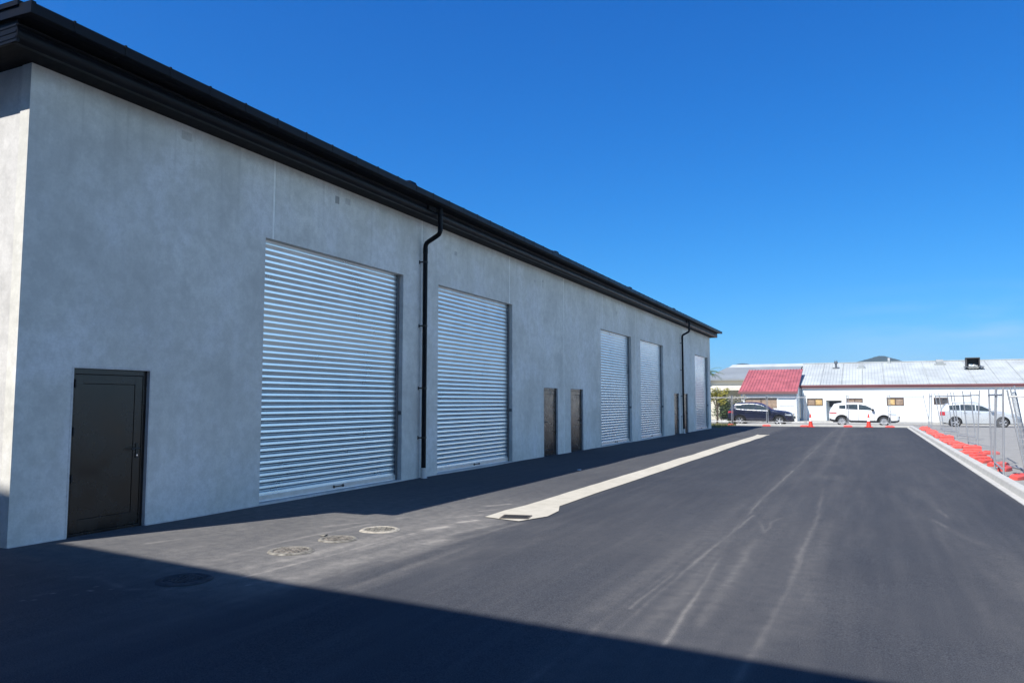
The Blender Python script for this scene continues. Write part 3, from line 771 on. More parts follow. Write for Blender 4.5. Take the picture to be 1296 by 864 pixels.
ry0, rz0, ry1, rz1 = WY - 0.18, 3.095, 78.0, 5.34
rf = MB()
def rz(y): return rz0 + (y - ry0) / (ry1 - ry0) * (rz1 - rz0)
rf.add([(wx0 - .25, ry0, rz0), (wx1 + .3, ry0, rz0), (wx1 + .3, ry1, rz1), (wx0 - .25, ry1, rz1), (wx0 - .25, 87, rz0), (wx1 + .3, 87, rz0)], [(0, 1, 2, 3), (3, 2, 5, 4)])
# fine ribs
x = wx0 - 0.2
while x < 16:
    rf.add([(x, ry0, rz0), (x + .03, ry0, rz0 + .03), (x + .06, ry0, rz0), (x, ry1, rz1), (x + .03, ry1, rz1 + .03), (x + .06, ry1, rz1)], [(0, 1, 4, 3), (1, 2, 5, 4), (0, 2, 1)])
    x += 0.25
rf.box(wx0 - .3, wx1 + .3, ry1 - .2, ry1 + .2, rz1 - .02, rz1 + .05)
rfo = at_parent(rf, 'roof', M['roof_white'], wh)
sm = MB()
for k, x in enumerate(np.arange(-3.6, 20, 1.62)):
    sm.add([(x, ry0 + .05, rz(ry0) + .036), (x + .06, ry0 + .05, rz(ry0) + .036), (x + .06, ry1 - .3, rz(ry1 - .3) + .036), (x, ry1 - .3, rz(ry1 - .3) + .036)], [(0, 1, 2, 3)])
at_parent(sm, 'roof_lap', M['roof_seam'], wh)
# roof fittings
def flue(x, y):
    z = rz(y)
    return at_parent(MB().tube([(x, y, z - .1), (x, y, z + 0.62)], 0.10, 12).tube([(x, y, z + 0.42), (x, y, z + 0.60)], 0.16, 12).box(x - .28, x + .28, y - .25, y + .25, z - .03, z + .06).tube([(x - .08, y, z + .6), (x - .08, y, z + .74)], 0.03, 6).tube([(x + .08, y, z + .6), (x + .08, y, z + .74)], 0.03, 6), 'flue', M['guide'], wh, smooth=True)
flue(-2.52, 75.6)
def vent(x, y, wd):
    z = rz(y)
    at_parent(MB().prism([(y - .3, z - .08), (y - .3, z + .22), (y, z + .42), (y + .3, z + .38), (y + .3, z)], 'x', x - wd / 2, x + wd / 2).box(x - wd * .8, x + wd * .8, y - .42, y + .35, z - .1, z - .01 + .05), 'roof_vent', M['roof_seam'], wh)
vent(-0.42, 75.6, 0.45); vent(5.9, 76.6, 0.55); vent(1.9, 77.8, 0.18)
z = rz(75.2)
cw = MB()
cw.box(7.72, 8.72, 75.2, 75.3, z - .05, z + 0.75).box(7.70, 7.78, 74.6, 75.3, z - .2, z + .75).box(8.66, 8.74, 74.6, 75.3, z - .2, z + .75).box(7.70, 8.74, 74.55, 75.3, z + .7, z + .78)
cw = at_parent(cw, 'roof_cowl', M['dark_in'], wh)
at_parent(MB().obox((8.22, 74.25, z - .02), 1.45, 0.75, 0.05, 0, R(6)).tube([(7.6, 74, z - .06), (7.6, 74, z - .5)], 0.03, 6).tube([(8.85, 74, z - .06), (8.85, 74, z - .5)], 0.03, 6), 'tray', M['guide'], cw)
at_parent(MB().obox((8.05, 75.05, z + .12), .28, .2, .26, .3).obox((8.32, 75.0, z + .10), .2, .2, .2, .8).obox((8.5, 75.05, z + .06), .16, .16, .12, .2), 'fan_motor', M['white_wall'], cw)
for x in (4.6, 9.15): pass
# windows and door
def window(x0, x1, z0, z1, panes, p, y=WY):
    f = 0.06
    mb = MB().box(x0, x1, y - .03, y + .1, z0, z0 + f).box(x0, x1, y - .03, y + .1, z1 - f, z1).box(x0, x0 + f, y - .03, y + .1, z0 + f, z1 - f).box(x1 - f, x1, y - .03, y + .1, z0 + f, z1 - f)
    n = len(panes); wd = (x1 - x0 - 2 * f) / n
    for k in range(1, n): mb.box(x0 + f + k * wd - .03, x0 + f + k * wd + .03, y - .02, y + .1, z0 + f, z1 - f)
    wn = at_parent(mb, 'window', M['brown'], p)
    for k, m in enumerate(panes):
        at_parent(MB().box(x0 + f + k * wd, x0 + f + (k + 1) * wd, y + .03, y + .05, z0 + f, z1 - f), 'pane', M[m], wn)
window(-4.66, -3.42, 1.36, 1.97, ['pane_tan', 'pane_warm'], wh)
window(-1.60, -0.36, 1.60, 1.97, ['pane_tan', 'pane_tan'], wh)
window(1.41, 2.66, 1.38, 2.02, ['pane_warm', 'pane_tan'], wh)
window(4.78, 5.80, 1.48, 2.02, ['pane', 'pane'], wh)
window(13.2, 14.6, 1.4, 2.05, ['pane', 'pane'], wh)
dr = at_parent(MB().box(-3.17, -1.95, WY + .9, WY + .95, 0, 1.8).box(-3.172, -3.10, WY + .2, WY + .9, 0, 1.8).box(-2.02, -1.948, WY + .2, WY + .9, 0, 1.8), 'doorway', M['white_wall'], wh)
at_parent(MB().box(-2.95, -2.05, WY + .86, WY + .9, 1.25, 1.72), 'pane', M['pane'], dr)
at_parent(MB().tube([(-5.0, WY - .06, 0.1), (-5.0, WY - .06, 2.85)], 0.04, 8).tube([(-4.86, WY - .06, 0.1), (-4.86, WY - .06, 2.3)], 0.025, 8), 'downpipe', M['rail_steel'], wh)

# lean-to garage with the red roof
ga = empty('garage', (-7.6, 66.2, 0), 0, 'white lean-to garage with a bright red ribbed roof behind the dark car', 'building')
GY = 66.3
gm = MB()
gm.box(-9.70, -9.38, GY, GY + .15, -0.05, 2.42).box(-6.82, -6.70, GY, GY + .15, -0.05, 2.05).box(-5.36, -5.22, GY, GY + .15, -0.05, 2.42).box(-9.38, -5.36, GY, GY + .15, 2.05, 2.42).box(-9.38, -6.82, GY, GY + .15, -0.05, 1.15)
gm.add([(-9.70, GY + .15, -.05), (-9.55, GY + .15, -.05), (-9.55, 72.0, -.05), (-9.70, 72.0, -.05), (-9.70, GY + .15, 2.42), (-9.55, GY + .15, 2.42), (-9.55, 72.0, 4.2), (-9.70, 72.0, 4.2)], [(3, 2, 1, 0), (4, 5, 6, 7), (0, 1, 5, 4), (1, 2, 6, 5), (2, 3, 7, 6), (3, 0, 4, 7)])
gm.add([(-5.37, GY + .15, -.05), (-5.22, GY + .15, -.05), (-5.22, WY - .5, -.05), (-5.37, WY - .5, -.05), (-5.37, GY + .15, 2.42), (-5.22, GY + .15, 2.42), (-5.22, WY - .5, 3.0), (-5.37, WY - .5, 3.0)], [(3, 2, 1, 0), (4, 5, 6, 7), (0, 1, 5, 4), (1, 2, 6, 5), (2, 3, 7, 6), (3, 0, 4, 7)])
at_parent(gm, 'wall', M['white_wall'], ga)
ew = at_parent(MB().box(-9.38, -6.82, GY + .02, GY + .08, 1.15, 1.2).box(-9.38, -6.82, GY + .02, GY + .08, 2.0, 2.05).box(-8.13, -8.05, GY + .02, GY + .08, 1.2, 2.0), 'window', M['brown'], ga)
at_parent(MB().box(-9.38, -8.13, GY + .06, GY + .09, 1.2, 2.0), 'pane', M['pane_tan'], ew); at_parent(MB().box(-8.05, -6.82, GY + .06, GY + .09, 1.2, 2.0), 'pane', M['pane_tan'], ew)
gd = at_parent(MB().box(-6.70, -5.36, GY + .05, GY + .10, 0.0, 2.05), 'door', M['white_wall'], ga)
at_parent(MB().box(-6.62, -5.44, GY + .03, GY + .05, 1.30, 1.34).box(-6.62, -5.44, GY + .03, GY + .05, .7, .74), 'door_rail', M['rail_steel'], gd)
rr = MB()
a0, a1, b0, b1 = GY - .3, 72.6, 2.52, 4.60
rr.add([(-9.86, a0, b0), (-5.16, a0, b0), (-5.16, a1, b1), (-9.86, a1, b1), (-9.86, a0, b0 - .05), (-5.16, a0, b0 - .05), (-5.16, a1, b1 - .05), (-9.86, a1, b1 - .05)], [(0, 1, 2, 3), (7, 6, 5, 4), (0, 4, 5, 1), (1, 5, 6, 2), (2, 6, 7, 3), (3, 7, 4, 0)])
x = -9.84
while x < -5.2:
    rr.add([(x, a0, b0), (x + .025, a0, b0 + .05), (x + .07, a0, b0 + .05), (x + .095, a0, b0), (x, a1, b1), (x + .025, a1, b1 + .05), (x + .07, a1, b1 + .05), (x + .095, a1, b1)], [(0, 1, 5, 4), (1, 2, 6, 5), (2, 3, 7, 6), (3, 2, 1, 0)])
    x += 0.255
at_parent(rr, 'roof', M['roof_red'], ga)
at_parent(MB().box(-9.88, -5.14, a0 - .04, a0, b0 - .16, b0 + .02), 'fascia', M['fascia_red'], ga)
at_parent(MB().tube([(-5.26, GY - .1, 2.4), (-5.26, GY - .06, 2.2), (-5.26, GY - .06, 0.1)], 0.035, 8), 'downpipe', M['rail_steel'], ga)

# hip-roofed house at the left
ho = empty('house', (-11, 72.5, 0), 0, 'cream house with a grey hip roof behind the shrubs', 'building')
hm = MB().box(-14.0, -9.75, 72.8, 73.0, 0, 3.85).box(-14.0, -13.8, 73, 84, 0, 3.85)
at_parent(hm, 'wall', M['cream_wall'], ho)
hr = MB()
hr.add([(-14.2, 72.4, 3.78), (-5.6, 72.4, 3.78), (-5.6, 77.6, 5.10), (-12.6, 77.6, 5.10), (-14.2, 84, 3.78), (-5.6, 84, 3.78)], [(0, 1, 2, 3), (0, 3, 4), (3, 2, 5, 4)])
hr.box(-14.25, -9.7, 72.36, 72.42, 3.66, 3.80)
at_parent(hr, 'roof', M['roof_grey'], ho)
at_parent(MB().add([(-12.5, 77.55, 5.09), (-5.4, 77.55, 5.09), (-5.4, 78.4, 5.40), (-12.2, 78.4, 5.40)], [(0, 1, 2, 3)]).box(-12.2, -5.4, 78.4, 78.6, 5.0, 5.40), 'ridge_strip', M['roof_white'], ho)
at_parent(MB().box(-13.2, -9.72, 70.4, 70.5, 2.72, 2.92).add([(-13.2, 70.4, 2.93), (-9.72, 70.4, 2.93), (-9.72, 72.8, 3.2), (-13.2, 72.8, 3.2)], [(0, 1, 2, 3)]).box(-13.1, -13.0, 70.45, 70.55, 0, 2.72).box(-10.0, -9.9, 70.45, 70.55, 0, 2.72), 'verandah', M['cream_wall'], ho)
at_parent(MB().box(-12.6, -11.6, 72.75, 72.8, 0.1, 2.1), 'door', M['dark_in'], ho)
at_parent(MB().box(-11.2, -10.0, 72.75, 72.8, 1.0, 2.1), 'window', M['pane'], ho)

# ------------------------------------------------------------------ hills
def hill(name, cx, cy, prof, depth):
    mb = MB(); n = len(prof); vs = []; fs = []
    rows = [(-1, 0), (-.6, .45), (-.25, .85), (0, 1), (.4, .7), (1, 0)]
    for t, hgt in rows:
        for k, (x, z) in enumerate(prof):
            vs.append((cx + x * (1 + .25 * abs(t)), cy + t * depth, z * hgt * (1 + .004 * math.sin(k * .7 + t * 5))))
    for r in range(len(rows) - 1):
        for k in range(n - 1): fs.append((r * n + k, r * n + k + 1, (r + 1) * n + k + 1, (r + 1) * n + k))
    mb.add(vs, fs); o = mb.build(name, M['hill'], smooth=True); return tag(o, kind='structure')
p1 = [(-260, 0), (-160, 34), (-90, 55), (-45, 68), (-20, 72.5), (-8, 74.6), (-2, 76.4), (2, 77.4), (6, 78.9), (10, 80.0), (13, 81.5), (17, 82.0), (21, 83.2), (26, 82.6), (32, 82.2), (40, 79.5), (50, 76), (60, 72.5), (75, 69), (110, 60), (160, 45), (240, 15), (300, 0)]
fine = []
for (x0, z0), (x1, z1) in zip(p1[:-1], p1[1:]):
    n = max(1, int((x1 - x0) / 2.5))
    for k in range(n):
        t = k / n; fine.append((x0 + (x1 - x0) * t, z0 + (z1 - z0) * t + (random.uniform(-.18, .22) if z0 > 30 else 0)))
fine.append(p1[-1])
hill('hill', 0, 1500, fine, 260)
hill('hill', -215, 1500, [(-120, 0), (-60, 50), (-30, 66), (-18, 71), (-8, 74), (0, 75), (10, 74), (18, 71.5), (32, 66), (60, 52), (130, 0)], 200)

# ------------------------------------------------------------------ vegetation
def leaves_mb(centers, n, rad, size, seed):
    r = random.Random(seed); mb = MB()
    for (c, cr) in centers:
        for _ in range(int(n * cr ** 2)):
            while True:
                d = Vector((r.uniform(-1, 1), r.uniform(-1, 1), r.uniform(-1, 1)))
                if 0.25 < d.length < 1: break
            p = Vector(c) + d * cr * (0.75 + .35 * r.random())
            u = Vector((r.gauss(0, 1), r.gauss(0, 1), r.gauss(0, .6))).normalized(); v = u.orthogonal().normalized()
            s = size * r.uniform(.6, 1.4)
            mb.add([p - u * s, p + v * s * .45, p + u * s, p - v * s * .45], [(0, 1, 2, 3)])
    return mb
def tree(name, x, y, label, cat, blobs, mat, size, dens, trunk_h, tr=0.08):
    e = empty(name, (x, y, -0.05), 0, label, cat)
    t = MB().tube([(0, 0, 0), (0.04, 0, trunk_h * .5), (0, .05, trunk_h)], [tr, tr * .8, tr * .6], 8)
    for (c, cr) in blobs:
        t.tube([(0, 0, trunk_h * .6), (c[0] * .5, c[1] * .5, (trunk_h + c[2]) * .5), c], [tr * .5, tr * .35, tr * .15], 6)
    t.build('trunk', M['bark'], e, smooth=True)
    leaves_mb(blobs, dens, 1, size, int(abs(x * 97 + y * 13))).build('crown', mat, e)
    return e
tree('golden_tree', -10.6, 60.0, 'golden-green leafy tree right beside the far end of the warehouse', 'tree', [((-.1, 0, 2.4), .5), ((.5, -.1, 2.25), .42), ((.1, .2, 1.95), .55), ((.75, .1, 2.55), .3), ((-.6, .1, 2.1), .5), ((.45, -.2, 1.7), .35)], M['leaf_gold'], 0.075, 900, 1.7)
tree('dark_shrub', -10.2, 63.0, 'dark green shrub in shade below the golden tree', 'shrub', [((0, 0, 1.0), .7), ((.7, .1, 1.2), .6), ((-.7, 0, .9), .7), ((.3, 0, .5), .5), ((-.3, 0, 1.7), .5), ((.9, 0, .6), .5)], M['leaf_dark'], 0.08, 750, 0.7, .05)
tree('grey_shrub', -9.25, 61.5, 'grey-green bushy shrub between the golden tree and the dark car', 'shrub', [((0, 0, 1.7), .5), ((.35, 0, 2.0), .4), ((-.35, 0, 1.9), .42), ((.4, 0, 1.3), .45), ((-.2, .1, 1.3), .4)], M['leaf_grey'], 0.065, 800, 1.2, .05)
tree('low_shrub', -9.1, 58.6, 'small bright green shrub at the kerb behind the dark car tail', 'shrub', [((0, 0, .35), .32), ((.3, 0, .45), .28), ((-.3, .1, .3), .28)], M['leaf_dark'], 0.06, 1100, .25, .03)
pe = empty('palm_tree', (-12.9, 68.0, 0), 0, 'palm tree with only its top fronds showing past the warehouse corner', 'palm')
MB().tube([(0, 0, 0), (.1, 0, 2.2), (.05, 0, 4.2)], [.16, .13, .11], 10).build('trunk', M['bark'], pe, smooth=True)
fr = MB()
for k in range(22):
    a = k * 2.4; el = random.uniform(.1, 1.2); L = random.uniform(1.1, 1.7)
    prevp = None
    for s in range(9):
        t = s / 8
        p = Vector((.05 + math.cos(a) * L * t * math.cos(el * (1 - .5 * t)), math.sin(a) * L * t * math.cos(el), 4.2 + L * t * math.sin(el) - .75 * t * t))
        if prevp is not None:
            d = (p - prevp).normalized(); sd = Vector((-math.sin(a), math.cos(a), 0))
            for sg in (-1, 1):
                for q in (0, .5):
                    b = prevp + (p - prevp) * q
                    tip = b + sd * sg * .34 * (1 - .5 * t) + d * .16 - Vector((0, 0, .10))
                    fr.add([b, b + d * .05, tip], [(0, 1, 2)])
        prevp = p
fr.build('crown', M['palm'], pe)

# ------------------------------------------------------------------ cars
def interp(x, tab):
    if x <= tab[0][0]: return tab[0][1]
    for (a, p), (b, q) in zip(tab[:-1], tab[1:]):
        if x <= b:
            return p + (q - p) * (x - a) / (b - a)
    return tab[-1][1]
def make_car(x_rear, y_c, label, paint, S, rails=False, clad=True, spokes=5, rz=0.0):
    L, H = S['L'], S['H']
    e = empty('parked_car', (x_rear + L / 2, y_c, -0.045), rz, label, 'car', 'cars parked along the far kerb')
    x0 = -L / 2
    top, belt, W = S['top'], S['belt'], S['W']
    wr = S['wr']; wx = S['wheels']; ar = wr + 0.065
    def ztop(x): return interp(x, top)
    def zbot(x):
        z = interp(x, S['bot'])
        for c in wx:
            d = abs(x - c)
            if d < ar: z = max(z, wr + math.sqrt(ar * ar - d * d))
        return z
    def hw(x, z):
        b = interp(x, belt)
        w_ = W * interp(x, [(0, .80), (.12, .89), (.45, .98), (1.0, 1.0), (L - 1.0, 1.0), (L - .45, .96), (L - .15, .86), (L, .70)])
        if z > b:
            w_ -= (z - b) / (H - b) * 0.20 * W + 0.015 * min(1, (z - b) / .05)
        else:
            w_ -= 0.03 * ((z - .75 * b) / .4) ** 2
        r = .11; zt = ztop(x)
        if z > zt - r:
            t = (z - (zt - r)) / r
            w_ -= r * .9 * (1 - math.sqrt(max(0, 1 - t * t * .92)))
        return w_
    xsn = list(np.linspace(0, L, 74))
    for c in wx: xsn += [c - ar - .004, c - ar + .004, c + ar - .004, c + ar + .004]
    xsn = sorted(xsn)
    rows = 16; mb = MB()
    cols = []
    for x in xsn:
        zb, zt = zbot(x), ztop(x)
        col = []
        for k in range(rows + 1):
            t = k / rows; t = 1 - (1 - t) ** 1.35
            z = zb + (zt - zb) * t
            col.append((x, hw(x, z), z))
        cols.append(col)
    vs = []; fs = []
    topn = 6
    per = 2 * (rows + 1) + (topn - 1)
    for col in cols:
        x, wt, zt = col[-1]
        ring = [(x + x0, -p[1], p[2]) for p in col]
        for k in range(1, topn):
            t = -1 + 2 * k / topn
            ring.append((x + x0, t * wt, zt + .035 * (1 - t * t)))
        ring += [(x + x0, p[1], p[2]) for p in reversed(col)]
        vs += ring
    for i in range(len(cols) - 1):
        for k in range(per - 1):
            fs.append((i * per + k, (i + 1) * per + k, (i + 1) * per + k + 1, i * per + k + 1))
    fs.append(tuple(range(per))[::-1]); fs.append(tuple(range((len(cols) - 1) * per, len(cols) * per)))
    mb.add(vs, fs)
    mb.build('body', paint, e, smooth=True, angle=50)
    def patch(xa, xb, zlo, zhi, off, nx=10, nz=4, sides=(-1, 1)):
        m = MB()
        for s in sides:
            vv = []; ff = []
            for i in range(nx + 1):
                x = xa + (xb - xa) * i / nx
                a, b = zlo(x), max(zlo(x) + .004, zhi(x))
                for k in range(nz + 1):
                    z = a + (b - a) * k / nz
                    vv.append((x + x0, s * (hw(x, z) + off), z))
            for i in range(nx):
                for k in range(nz):
                    p = i * (nz + 1) + k
                    f = (p, p + nz + 1, p + nz + 2, p + 1)
                    ff.append(f if s < 0 else f[::-1])
            m.add(vv, ff)
        return m
    for (xa, xb, zr) in S['side_windows']:
        for s in (-1, 1):
            patch(xa, xb, lambda x: interp(x, belt) + .045, lambda x: ztop(x) - zr, .006, sides=(s,)).build('side_window', M['car_glass'], e, smooth=True)
    def toppatch(xa, xb, k=.86, name='windscreen'):
        m = MB(); vv = []; ff = []
        for i in range(9):
            x = xa + (xb - xa) * i / 8; wt = hw(x, ztop(x)) * k + .02; zt = ztop(x)
            for j in range(9):
                t = -1 + j / 4
                vv.append((x + x0, t * wt, zt + .035 * (1 - t * t) + .008))
        for i in range(8):
            for j in range(8):
                p = i * 9 + j; ff.append((p, p + 9, p + 10, p + 1))
        m.add(vv, ff); m.build(name, M['car_glass'], e, smooth=True)
    toppatch(*S['windscreen']); toppatch(*S['rear_glass'], name='rear_window')
    if clad:
        patch(wx[0] + ar, wx[1] - ar, lambda x: zbot(x), lambda x: zbot(x) + .13, .008).build('sill_trim', M['black_plastic'], e)
        patch(0.02, wx[0] - ar, lambda x: zbot(x), lambda x: zbot(x) + .15, .008).build('bumper_trim', M['black_plastic'], e)
        patch(wx[1] + ar, L - .02, lambda x: zbot(x), lambda x: zbot(x) + .12, .008).build('bumper_trim', M['black_plastic'], e)
    for c in wx:
        m = MB()
        for s in (-1, 1):
            vv = []; ff = []
            for k in range(17):
                a = math.pi * k / 16
                for rr_ in (ar - .002, ar + (.055 if clad else .02)):
                    x = c + rr_ * math.cos(a); z = wr + rr_ * math.sin(a)
                    vv.append((x + x0, s * (hw(x, max(z, .4)) + .010), z))
            for k in range(16): ff.append((2 * k, 2 * k + 1, 2 * k + 3, 2 * k + 2) if s > 0 else (2 * k + 2, 2 * k + 3, 2 * k + 1, 2 * k))
            m.add(vv, ff)
        m.build('wheel_arch', M['black_plastic'] if clad else paint, e)
    MB().box(x0 + .25, x0 + L - .25, -W + .22, W - .22, .22, .80).build('underbody', M['wheel_dark'], e)
    # seams between the doors
    m = MB()
    for x in S['seams']:
        for s in (-1, 1):
            zs = np.linspace(.34, interp(x, belt), 6)
            for a, b in zip(zs[:-1], zs[1:]):
                m.add([(x + x0 - .006, s * (hw(x, a) + .003), a), (x + x0 + .006, s * (hw(x, a) + .003), a), (x + x0 + .006, s * (hw(x, b) + .003), b), (x + x0 - .006, s * (hw(x, b) + .003), b)], [(0, 1, 2, 3)])
    m.build('door_gap', M['wheel_dark'], e)
    if S.get('trim'):
        za, zb_ = S['trim']
        patch(za, zb_, lambda x: interp(x, belt) + .018, lambda x: interp(x, belt) + .046, .009, 14, 1).build('window_trim', M['chrome'], e)
        patch(za + .05, zb_ - .3, lambda x: ztop(x) - .115, lambda x: ztop(x) - .095, .009, 14, 1).build('window_trim', M['chrome'], e)
    for x in S['handles']:
        for s in (-1, 1):
            z = interp(x, belt) - .10
            MB().obox((x + x0, s * (hw(x, z) + .018), z), .2, .03, .03).build('door_handle', paint, e, bevel=.006)
    for s in (-1, 1):
        xm = S['mirror']; zb = interp(xm, belt) + .08
        MB().obox((xm + x0, s * (hw(xm, zb) + .12), zb), .16, .22, .15, 0, 0, .15).build('wing_mirror', M['black_plastic'] if clad else paint, e, bevel=.035)
    (ta, tb, tz0, tz1), (ha, hb, hz0, hz1) = S['tail'], S['head']
    for s in (-1, 1):
        patch(ta, tb, lambda x: tz0, lambda x: tz1, .010, 5, 3, (s,)).build('tail_light', M['tail_red'], e, smooth=True)
        patch(ha, hb, lambda x: hz0 , lambda x: min(hz1, ztop(x) - .03), .010, 6, 3, (s,)).build('headlight', M['lamp_clear'], e, smooth=True)
    if rails:
        for s in (-1, 1):
            a, b = S['rails']
            pts = [(a + x0, s * .52, ztop(a) + .02), (a + .12 + x0, s * .52, ztop(a + .12) + .085), ((a + b) / 2 + x0, s * .52, ztop((a + b) / 2) + .085), (b - .12 + x0, s * .52, ztop(b - .12) + .085), (b + x0, s * .52, ztop(b) + .02)]
            MB().tube(pts, .022, 8).build('roof_rail', M['rail_steel'], e, smooth=True)
    for c in wx:
        for s in (-1, 1):
            yy = s * (W - .10)
            wl = MB().lathe([(wr * .66, -.11), (wr * .93, -.115), (wr, -.085), (wr, .085), (wr * .93, .115), (wr * .66, .11)], (c + x0, yy, wr), 'y', 28).build('wheel', M['tyre'], e, smooth=True)
            MB().lathe([(0, s * .02), (wr * .66, s * .02)], (c + x0, yy, wr), 'y', 24).build('wheel_disc', M['wheel_dark'], wl)
            rm = MB().lathe([(wr * .58, s * .06), (wr * .64, s * .105), (wr * .70, s * .105), (wr * .70, s * .02)], (c + x0, yy, wr), 'y', 28)
            rm.lathe([(0, s * .085), (wr * .16, s * .085), (wr * .2, s * .05)], (c + x0, yy, wr), 'y', 14)
            off = random.uniform(0, 1)
            for k in range(spokes):
                a = 2 * math.pi * k / spokes + off
                rm.obox((c + x0 + math.cos(a) * wr * .38, yy + s * .07, wr + math.sin(a) * wr * .38), wr * .52, .035, wr * .20, 0, 0, -a)
            rm.build('rim', M['rim'], wl)
    # grille
    MB().obox((x0 + L + .004, 0, .60), .03, W * 1.0, .20).build('grille', M['black_plastic'], e, bevel=.01)
    return e
# dark crossover with a long rounded roof
S1 = dict(L=4.62, H=1.68, W=.93, wr=.355, wheels=(.87, 3.62),
    top=[(0, .86), (.03, 1.02), (.10, 1.12), (.30, 1.42), (.42, 1.55), (.60, 1.615), (1.0, 1.66), (1.5, 1.68), (2.0, 1.665), (2.35, 1.60), (2.7, 1.44), (3.05, 1.22), (3.22, 1.13), (3.5, 1.105), (3.9, 1.06), (4.2, 1.0), (4.42, .90), (4.54, .78), (4.59, .66), (4.62, .5)],
    belt=[(0, 1.10), (.6, 1.17), (1.2, 1.12), (3.0, 1.05), (3.3, 1.0), (4.62, .9)], bot=[(0, .42), (.15, .33), (.5, .27), (4.0, .26), (4.45, .28), (4.62, .36)],
    side_windows=[(.62, 1.10, .13), (1.14, 1.98, .11), (2.04, 2.86, .12)], windscreen=(2.40, 3.14), rear_glass=(.12, .36), seams=(1.22, 2.02, 3.02), handles=(1.45, 2.2), mirror=2.92,
    trim=(.60, 2.9), tail=(.03, .42, .90, 1.04), head=(4.02, 4.44, .74, .84), rails=(.8, 2.1))
S2 = dict(L=4.55, H=1.66, W=.93, wr=.35, wheels=(.84, 3.55),
    top=[(0, .92), (.03, 1.08), (.10, 1.20), (.24, 1.40), (.32, 1.54), (.55, 1.60), (1.1, 1.65), (1.7, 1.66), (2.1, 1.645), (2.45, 1.57), (2.8, 1.38), (3.05, 1.20), (3.15, 1.15), (3.5, 1.115), (3.85, 1.05), (4.15, .965), (4.36, .87), (4.47, .77), (4.52, .64), (4.55, .5)],
    belt=[(0, 1.10), (.6, 1.21), (1.2, 1.16), (3.0, 1.08), (3.3, 1.02), (4.55, .9)], bot=[(0, .42), (.15, .34), (.5, .28), (4.0, .27), (4.4, .29), (4.55, .38)],
    side_windows=[(.68, 1.10, .14), (1.14, 1.90, .11), (1.96, 2.78, .11)], windscreen=(2.42, 3.08), rear_glass=(.10, .32), seams=(1.18, 1.93, 2.95), handles=(1.4, 2.15), mirror=2.86,
    tail=(.03, .50, .90, .98), head=(3.88, 4.36, .80, .90), rails=(.8, 2.0))
S3 = dict(L=4.72, H=1.66, W=.92, wr=.345, wheels=(.92, 3.66),
    top=[(0, .92), (.03, 1.05), (.12, 1.18), (.34, 1.50), (.46, 1.58), (.8, 1.63), (1.4, 1.66), (2.1, 1.64), (2.5, 1.56), (2.9, 1.34), (3.2, 1.15), (3.35, 1.09), (3.7, 1.04), (4.1, .97), (4.4, .88), (4.6, .74), (4.72, .55)],
    belt=[(0, 1.12), (.8, 1.12), (3.2, 1.04), (4.72, .9)], bot=[(0, .40), (.15, .33), (.5, .27), (4.2, .26), (4.6, .28), (4.72, .36)],
    side_windows=[(.58, 1.20, .12), (1.25, 2.10, .11), (2.16, 3.04, .11)], windscreen=(2.56, 3.26), rear_glass=(.14, .40), seams=(1.30, 2.13, 3.18), handles=(1.5, 2.3), mirror=3.06,
    tail=(.03, .32, .80, 1.06), head=(4.08, 4.52, .72, .86), rails=(.75, 2.3))
make_car(-9.42, 58.5, 'dark navy crossover car parked in front of the red-roofed garage', M['car_black'], S1)
make_car(-2.55, 60.2, 'glossy white crossover car parked between the two orange cones', M['car_white'], S2, spokes=10)
make_car(4.45, 60.4, 'pale silver wagon with roof rails parked behind the leaning fence panels', M['car_silver'], S3, rails=True, clad=False)

# ------------------------------------------------------------------ temporary fencing
def fence_panel(b0, t0, b1, t1, label, group, zb0, zb1):
    """two posts (base and top points), rails and welded mesh between them"""
    b0 = Vector((b0[0], b0[1], zb0)); b1 = Vector((b1[0], b1[1], zb1)); t0 = Vector(t0); t1 = Vector(t1)
    c = (b0 + b1) / 2
    e = empty('temporary_fence_panel', c, 0, label, 'fence panel', group)
    b0, b1, t0, t1 = b0 - c, b1 - c, t0 - c, t1 - c
    for b, t in ((b0, t0), (b1, t1)): MB().tube([b, t], .021, 10).build('post', M['fence_galv'], e, smooth=True)
    def lv(k): return b0.lerp(t0, k), b1.lerp(t1, k)
    for k in (.07, .915): MB().tube(list(lv(k)), .019, 8).build('rail', M['fence_galv'], e, smooth=True)
    m = MB()
    a0, a1 = lv(.07); c0, c1 = lv(.915)
    n = max(4, int((a1 - a0).length / .08))
    for k in range(1, n): m.tube([a0.lerp(a1, k / n), c0.lerp(c1, k / n)], .0011, 3, False)
    for k in range(1, 13): m.tube([a0.lerp(c0, k / 13), a1.lerp(c1, k / 13)], .0011, 3, False)
    m.build('wire_mesh', M['wire'], e)
    return e
GR = 'temporary fence panels leaning beside the kerb'
